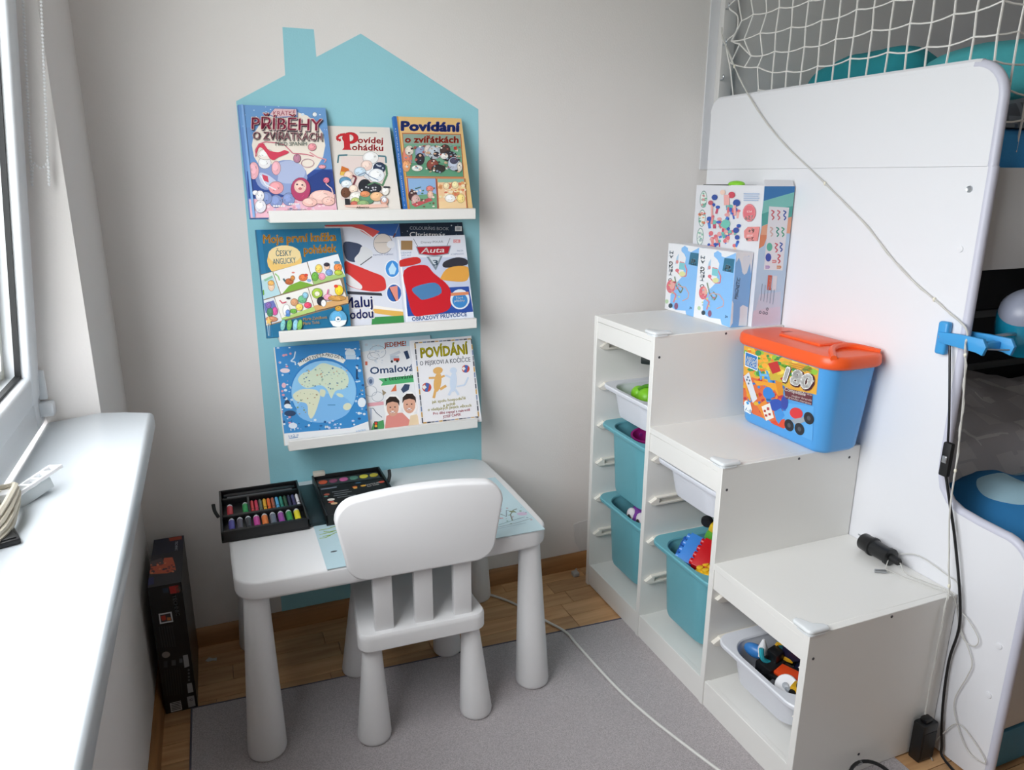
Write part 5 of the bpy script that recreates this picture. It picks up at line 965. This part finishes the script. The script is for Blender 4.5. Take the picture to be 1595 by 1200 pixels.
for x, h, n in ((-1.113, 'c03a45', 'red'), (-1.074, '2c9450', 'bright green')): pen('felt_pen', '%s felt pen with white tip in the art case\'s back row' % n, x, -.219, -.146, .0078, h, 'd6d8dc', 'felt pens in the art case')
for i, (h, n) in enumerate((('d8484a', 'red'), ('d23a58', 'crimson'), ('5f6a5c', 'olive grey'), ('e8b12c', 'yellow'), ('e2662c', 'orange'), ('a85a40', 'brown'), ('5aaede', 'sky blue'), ('2f8a74', 'sea green'), ('31553c', 'dark green'), ('33304c', 'indigo'), ('45406c', 'violet'), ('e9e6ea', 'white'))):
    pen('oil_crayon', '%s crayon in the art case\'s pen tray' % n, -1.0565+.0108*i, -.205, -.130, .0045, h, h, 'crayons in the art case')
MB().box(xa+.020, xb-.020, -.108, -.078, zt_+.020, zt_+.0215).build('tray_slot', mat('slot_grey', '6a6c70', .5), ac)
pt = thing('paint_palette', 'watercolour palette strip at the back of the art case', 'paint palette', (-.784, -.090, zt_+.0085))
MB().box(-.875, -.693, -.118, -.062, zt_+.0085, zt_+.020, .003).build('palette', mat('palette_grey', '3c4446', .4), pt)
for i, h in enumerate(('cc5a3a', '8a4a68', 'c8649a', '5a8a7a', 'd6cf4a', 'b8ac3e')): MB().lathe([(.002, 0), (.0125, 0), (.0125, .002), (.010, .0028), (.002, .0022)], 20, (-.857+.0295*i, -.090, zt_+.0202)).build('paint_pan', mat('paint_'+h, h, .6), pt)
m = MB().box(-.880, -.846, -.066, -.044, zt_+.030, zt_+.042, .003); solo(m, 'eraser', mat('eraser', 'd8d2c4', .8), 'off-white eraser on the rim of the art case', 'eraser')
# printed insert with small pictures in the right half
A = Art([(0, 0), (186, 0), (186, 188), (0, 188)], [(-.877, -.131, zt_+.0245), (-.691, -.131, zt_+.0245), (-.691, -.319, zt_+.0245), (-.877, -.319, zt_+.0245)])
MB().box(-.877, -.691, -.319, -.131, zt_+.008, zt_+.0245, .001).build('insert_card', M_blackm, ac)
A.rect(6, 12, 50, 20, '7c8494'); A.ell(112, 8, 9, 5, '3c5a70')
for x, y, r, c in ((98, 34, 7, 'd8702c'), (98, 42, 6, 'e8b04a'), (122, 34, 8, 'e0a83a'), (176, 26, 9, 'c8503a'), (16, 58, 8, 'a85038'), (12, 70, 6, '5a8a80'), (22, 96, 10, 'e0dcd4'), (20, 112, 8, 'b8503c'), (26, 124, 9, 'd8b48a')): A.ell(x, y, r, r*.8, c)
for i, (x0, x1) in enumerate(((32, 78), (36, 84), (32, 70), (40, 90))): A.rect(x0, 46+i*14, x1, 49+i*14, '8a8e94')
A.text('Drawing set', (130, 36), (170, 30), 9, 'c8c4c0'); A.text('for kids', (132, 48), (166, 43), 9, 'c8c4c0'); A.build('insert_print', ac, True)

# ================================================================== CARTON BY THE WINDOW WALL
lx0, lx1, ly0, ly1, lh = -1.320, -1.243, -.290, -.0205, .372
lc = thing('toy_carton', 'tall black construction set carton standing in the corner below the sill', 'box', ((lx0+lx1)/2, (ly0+ly1)/2, 0))
lcb = MB().box(lx0, lx1, ly0, ly1, .0004, lh, .0015, 1).build('carton_body', mat('carton_black', '17181b', .35), lc)
A = Art([(88, 318), (232, 300), (288, 905), (145, 925)], [(lx0, ly0, lh), (lx1, ly0, lh), (lx1, ly0, .0004), (lx0, ly0, .0004)])
A.fill('15161a'); A.poly([(178, 318), (218, 314), (222, 348), (184, 352)], 'b8302c'); A.text('LEGO', (206, 322), (212, 348), 20, 'e8dcc8', .03); A.poly([(150, 324), (174, 322), (178, 344), (154, 346)], '24344a'); A.text('TECHNIC', (192, 360), (206, 456), 15, 'c9ccd0', .02)
A.poly([(130, 440), (186, 434), (192, 482), (134, 488)], 'd2d4d8'); A.poly([(136, 446), (180, 441), (186, 476), (140, 481)], '3a3036'); A.poly([(140, 452), (158, 448), (162, 470), (144, 474)], 'b8402f'); A.rect(166, 460, 182, 474, 'c87a4a')
for i in range(6): A.line([(130+i*11, 500), (142+i*11, 600)], 3, '3a3c42')
A.ell(155, 635, 18, 15, '8a827c'); A.rect(144, 665, 160, 696, '3c3e44'); A.rect(178, 664, 196, 690, '54565c'); A.rect(212, 660, 226, 680, '5a5c62'); A.poly([(228, 646), (250, 643), (256, 700), (234, 706)], '9da0a4'); A.poly([(242, 785), (264, 782), (270, 828), (246, 832)], 'a4a6aa')
for i in range(7): A.line([(146+i*11, 705), (154+i*11, 835)], 3, '33353a')
for y in (718, 735, 752, 768): A.ell(252, y, 5, 5, '6a6c72')
A.poly([(164, 872), (212, 864), (218, 910), (168, 918)], 'b4b6b8'); A.poly([(240, 850), (272, 845), (278, 898), (246, 904)], 'a0a2a6')
for i in range(5): A.line([(170, 876+i*8), (212, 870+i*8)], 4, '2a2b2f')
A.text('42', (250, 872), (266, 870), 12, '3a3b40'); A.build('carton_print', lcb, True)
A = Art([(132, 68), (258, 68), (232, 300), (88, 318)], [(lx0, ly1, lh), (lx1, ly1, lh), (lx1, ly0, lh), (lx0, ly0, lh)])
A.fill('171a33'); A.poly([(120, 150), (250, 140), (232, 300), (90, 316)], '24242c'); A.poly([(196, 70), (250, 70), (248, 86), (200, 88)], 'a8442f'); A.text('TECHNIC', (222, 92), (218, 138), 10, 'cfd2d8', .02); A.poly([(92, 238), (110, 208), (160, 205), (170, 170), (205, 172), (212, 206), (215, 240), (180, 250), (110, 248)], 'c4583a'); A.poly([(110, 180), (160, 168), (168, 200), (112, 206)], '5a4a50'); A.specks(95, 170, 215, 245, ['8a3a2c', '33303a', 'd8805a'], 24, 4, 10, 81); A.poly([(90, 268), (120, 262), (118, 300), (88, 306)], '20255a')
A.build('carton_print', lcb, True)

# ================================================================== ON THE SILL, ON THE FLOOR
sb = thing('cord_bundle', 'beige cord bundle with white plastic clips on the window sill', 'cord bundle', (-1.415, -.94, .8765))
for k in range(5):
    a = k*.35; pts_ = [(-1.408+.022*math.cos(t)+.003*math.sin(k), -.995+.075*math.sin(t)+.006*k, .889+.006*k+.008*math.sin(2*t+a)) for t in [i*2*PI/18 for i in range(18)]]
    MB().tube(pts_, .0042, 6, True).build('cord_loop', mat('cord_beige', 'bdb6a6', .8), sb)
MB().box(-1.418, -1.398, -.925, -.903, .880, .904, .004).build('cord_tie', M_plast, sb)
m = MB(); T3 = Matrix.Translation((-1.386, -.885, .900)) @ Euler(R3(10, -8, -38)).to_matrix().to_4x4()
for s_ in (-1, 1): m.box(s_*.011-.002, s_*.011+.002, -.05, .055, -.003, .003, .001, 1, T3)
for k in range(6): m.box(-.011, .011, -.046+k*.019, -.042+k*.019, -.003, .003, 0, 1, T3)
m.build('plastic_clip', M_plast, sb); MB().box(-.010, .010, -.05, .03, -.023, -.004, .002, 2, T3).build('clip_base', mat('clip_clear', 'cfd6d8', .3), sb)
m = MB().box(-.016, .016, -.03, .03, 0, .008, .002); m.box(-.012, .012, -.026, .026, .008, .010, .001)
solo(m, 'plug_connector', M_black, 'small black connector beside the cord bundle on the sill', 'connector', loc=(-1.393, -1.025, .8768), rot=R3(0, 0, 20))
fc = [(-.36, -.045, .004), (-.334, -.074, .004), (-.283, -.148, .004), (-.226, -.277, .0045), (-.196, -.36, .0085), (-.192, -.433, .0085), (-.179, -.640, .0085), (-.158, -.770, .0085), (-.132, -.877, .0085), (-.101, -.989, .0085), (-.06, -1.12, .0085), (-.0, -1.35, .0085)]
solo(MB().tube(spline(fc, 6), .004, 8), 'floor_cable', M_cable, 'white cable snaking across the rug from the table to the stair shelf', 'cable')
m = MB().prism([(-.016, -.006), (-.008, -.010), (.006, -.006), (.016, -.009), (.013, .006), (.003, .003), (-.010, .009)], 'z', 0, .0014); solo(m, 'paper_scrap', mat('scrap_white', 'c9c9c6', .8), 'white paper scrap on the floor by the black carton', 'paper scrap', loc=(-1.207, -.090, .0003), rot=R3(0, 0, -15))
m = MB().prism([(.004, .170), (.030, .175), (.035, .060), (.012, .098)], 'y', -.004, -.002); m.prism([(.030, .175), (.16, .18), (.16, .06), (.035, .060)], 'y', -.0045, -.002); solo(m, 'paper_sheet', mat('sheet_white', 'dcdad8', .8), 'white paper sheet slipped between the stair shelf and the wall', 'paper')
m = MB().box(-.011, .011, -.012, .012, 0, .014, .002); m.tube([(0, .010, .007), (.02, .03, .006)], .003, 6); solo(m, 'cable_clip', mat('clip_grey', 'b4b4b2', .5), 'small grey cable clip on the floor beside the stair shelf', 'clip', loc=(-.012, -.058, .0004))
# black ringed item by the foot of the shelf
rg = thing('cable_reel', 'white disc ringed by a black cable, on the floor by the stair shelf', 'cable', (.185, -1.170, RT))
MB().tube([(.185+.055*math.cos(a), -1.168+.044*math.sin(a), RT+.030+.016*math.sin(a)) for a in [i*2*PI/28 for i in range(28)]], .0042, 8, True).build('cable_ring', M_black, rg)
MB().lathe([(.030, 0), (.034, .004), (.034, .022), (.028, .026), (.004, .027)], 26, (.190, -1.176, RT+.0004)).build('disc', M_plast, rg)
MB().tube([(.178+.0*k, -1.124, RT+.044) for k in (0, 1)][:1]+[(.192, -1.124, RT+.045)], .0052, 8).build('ring_joint', M_silver, rg)
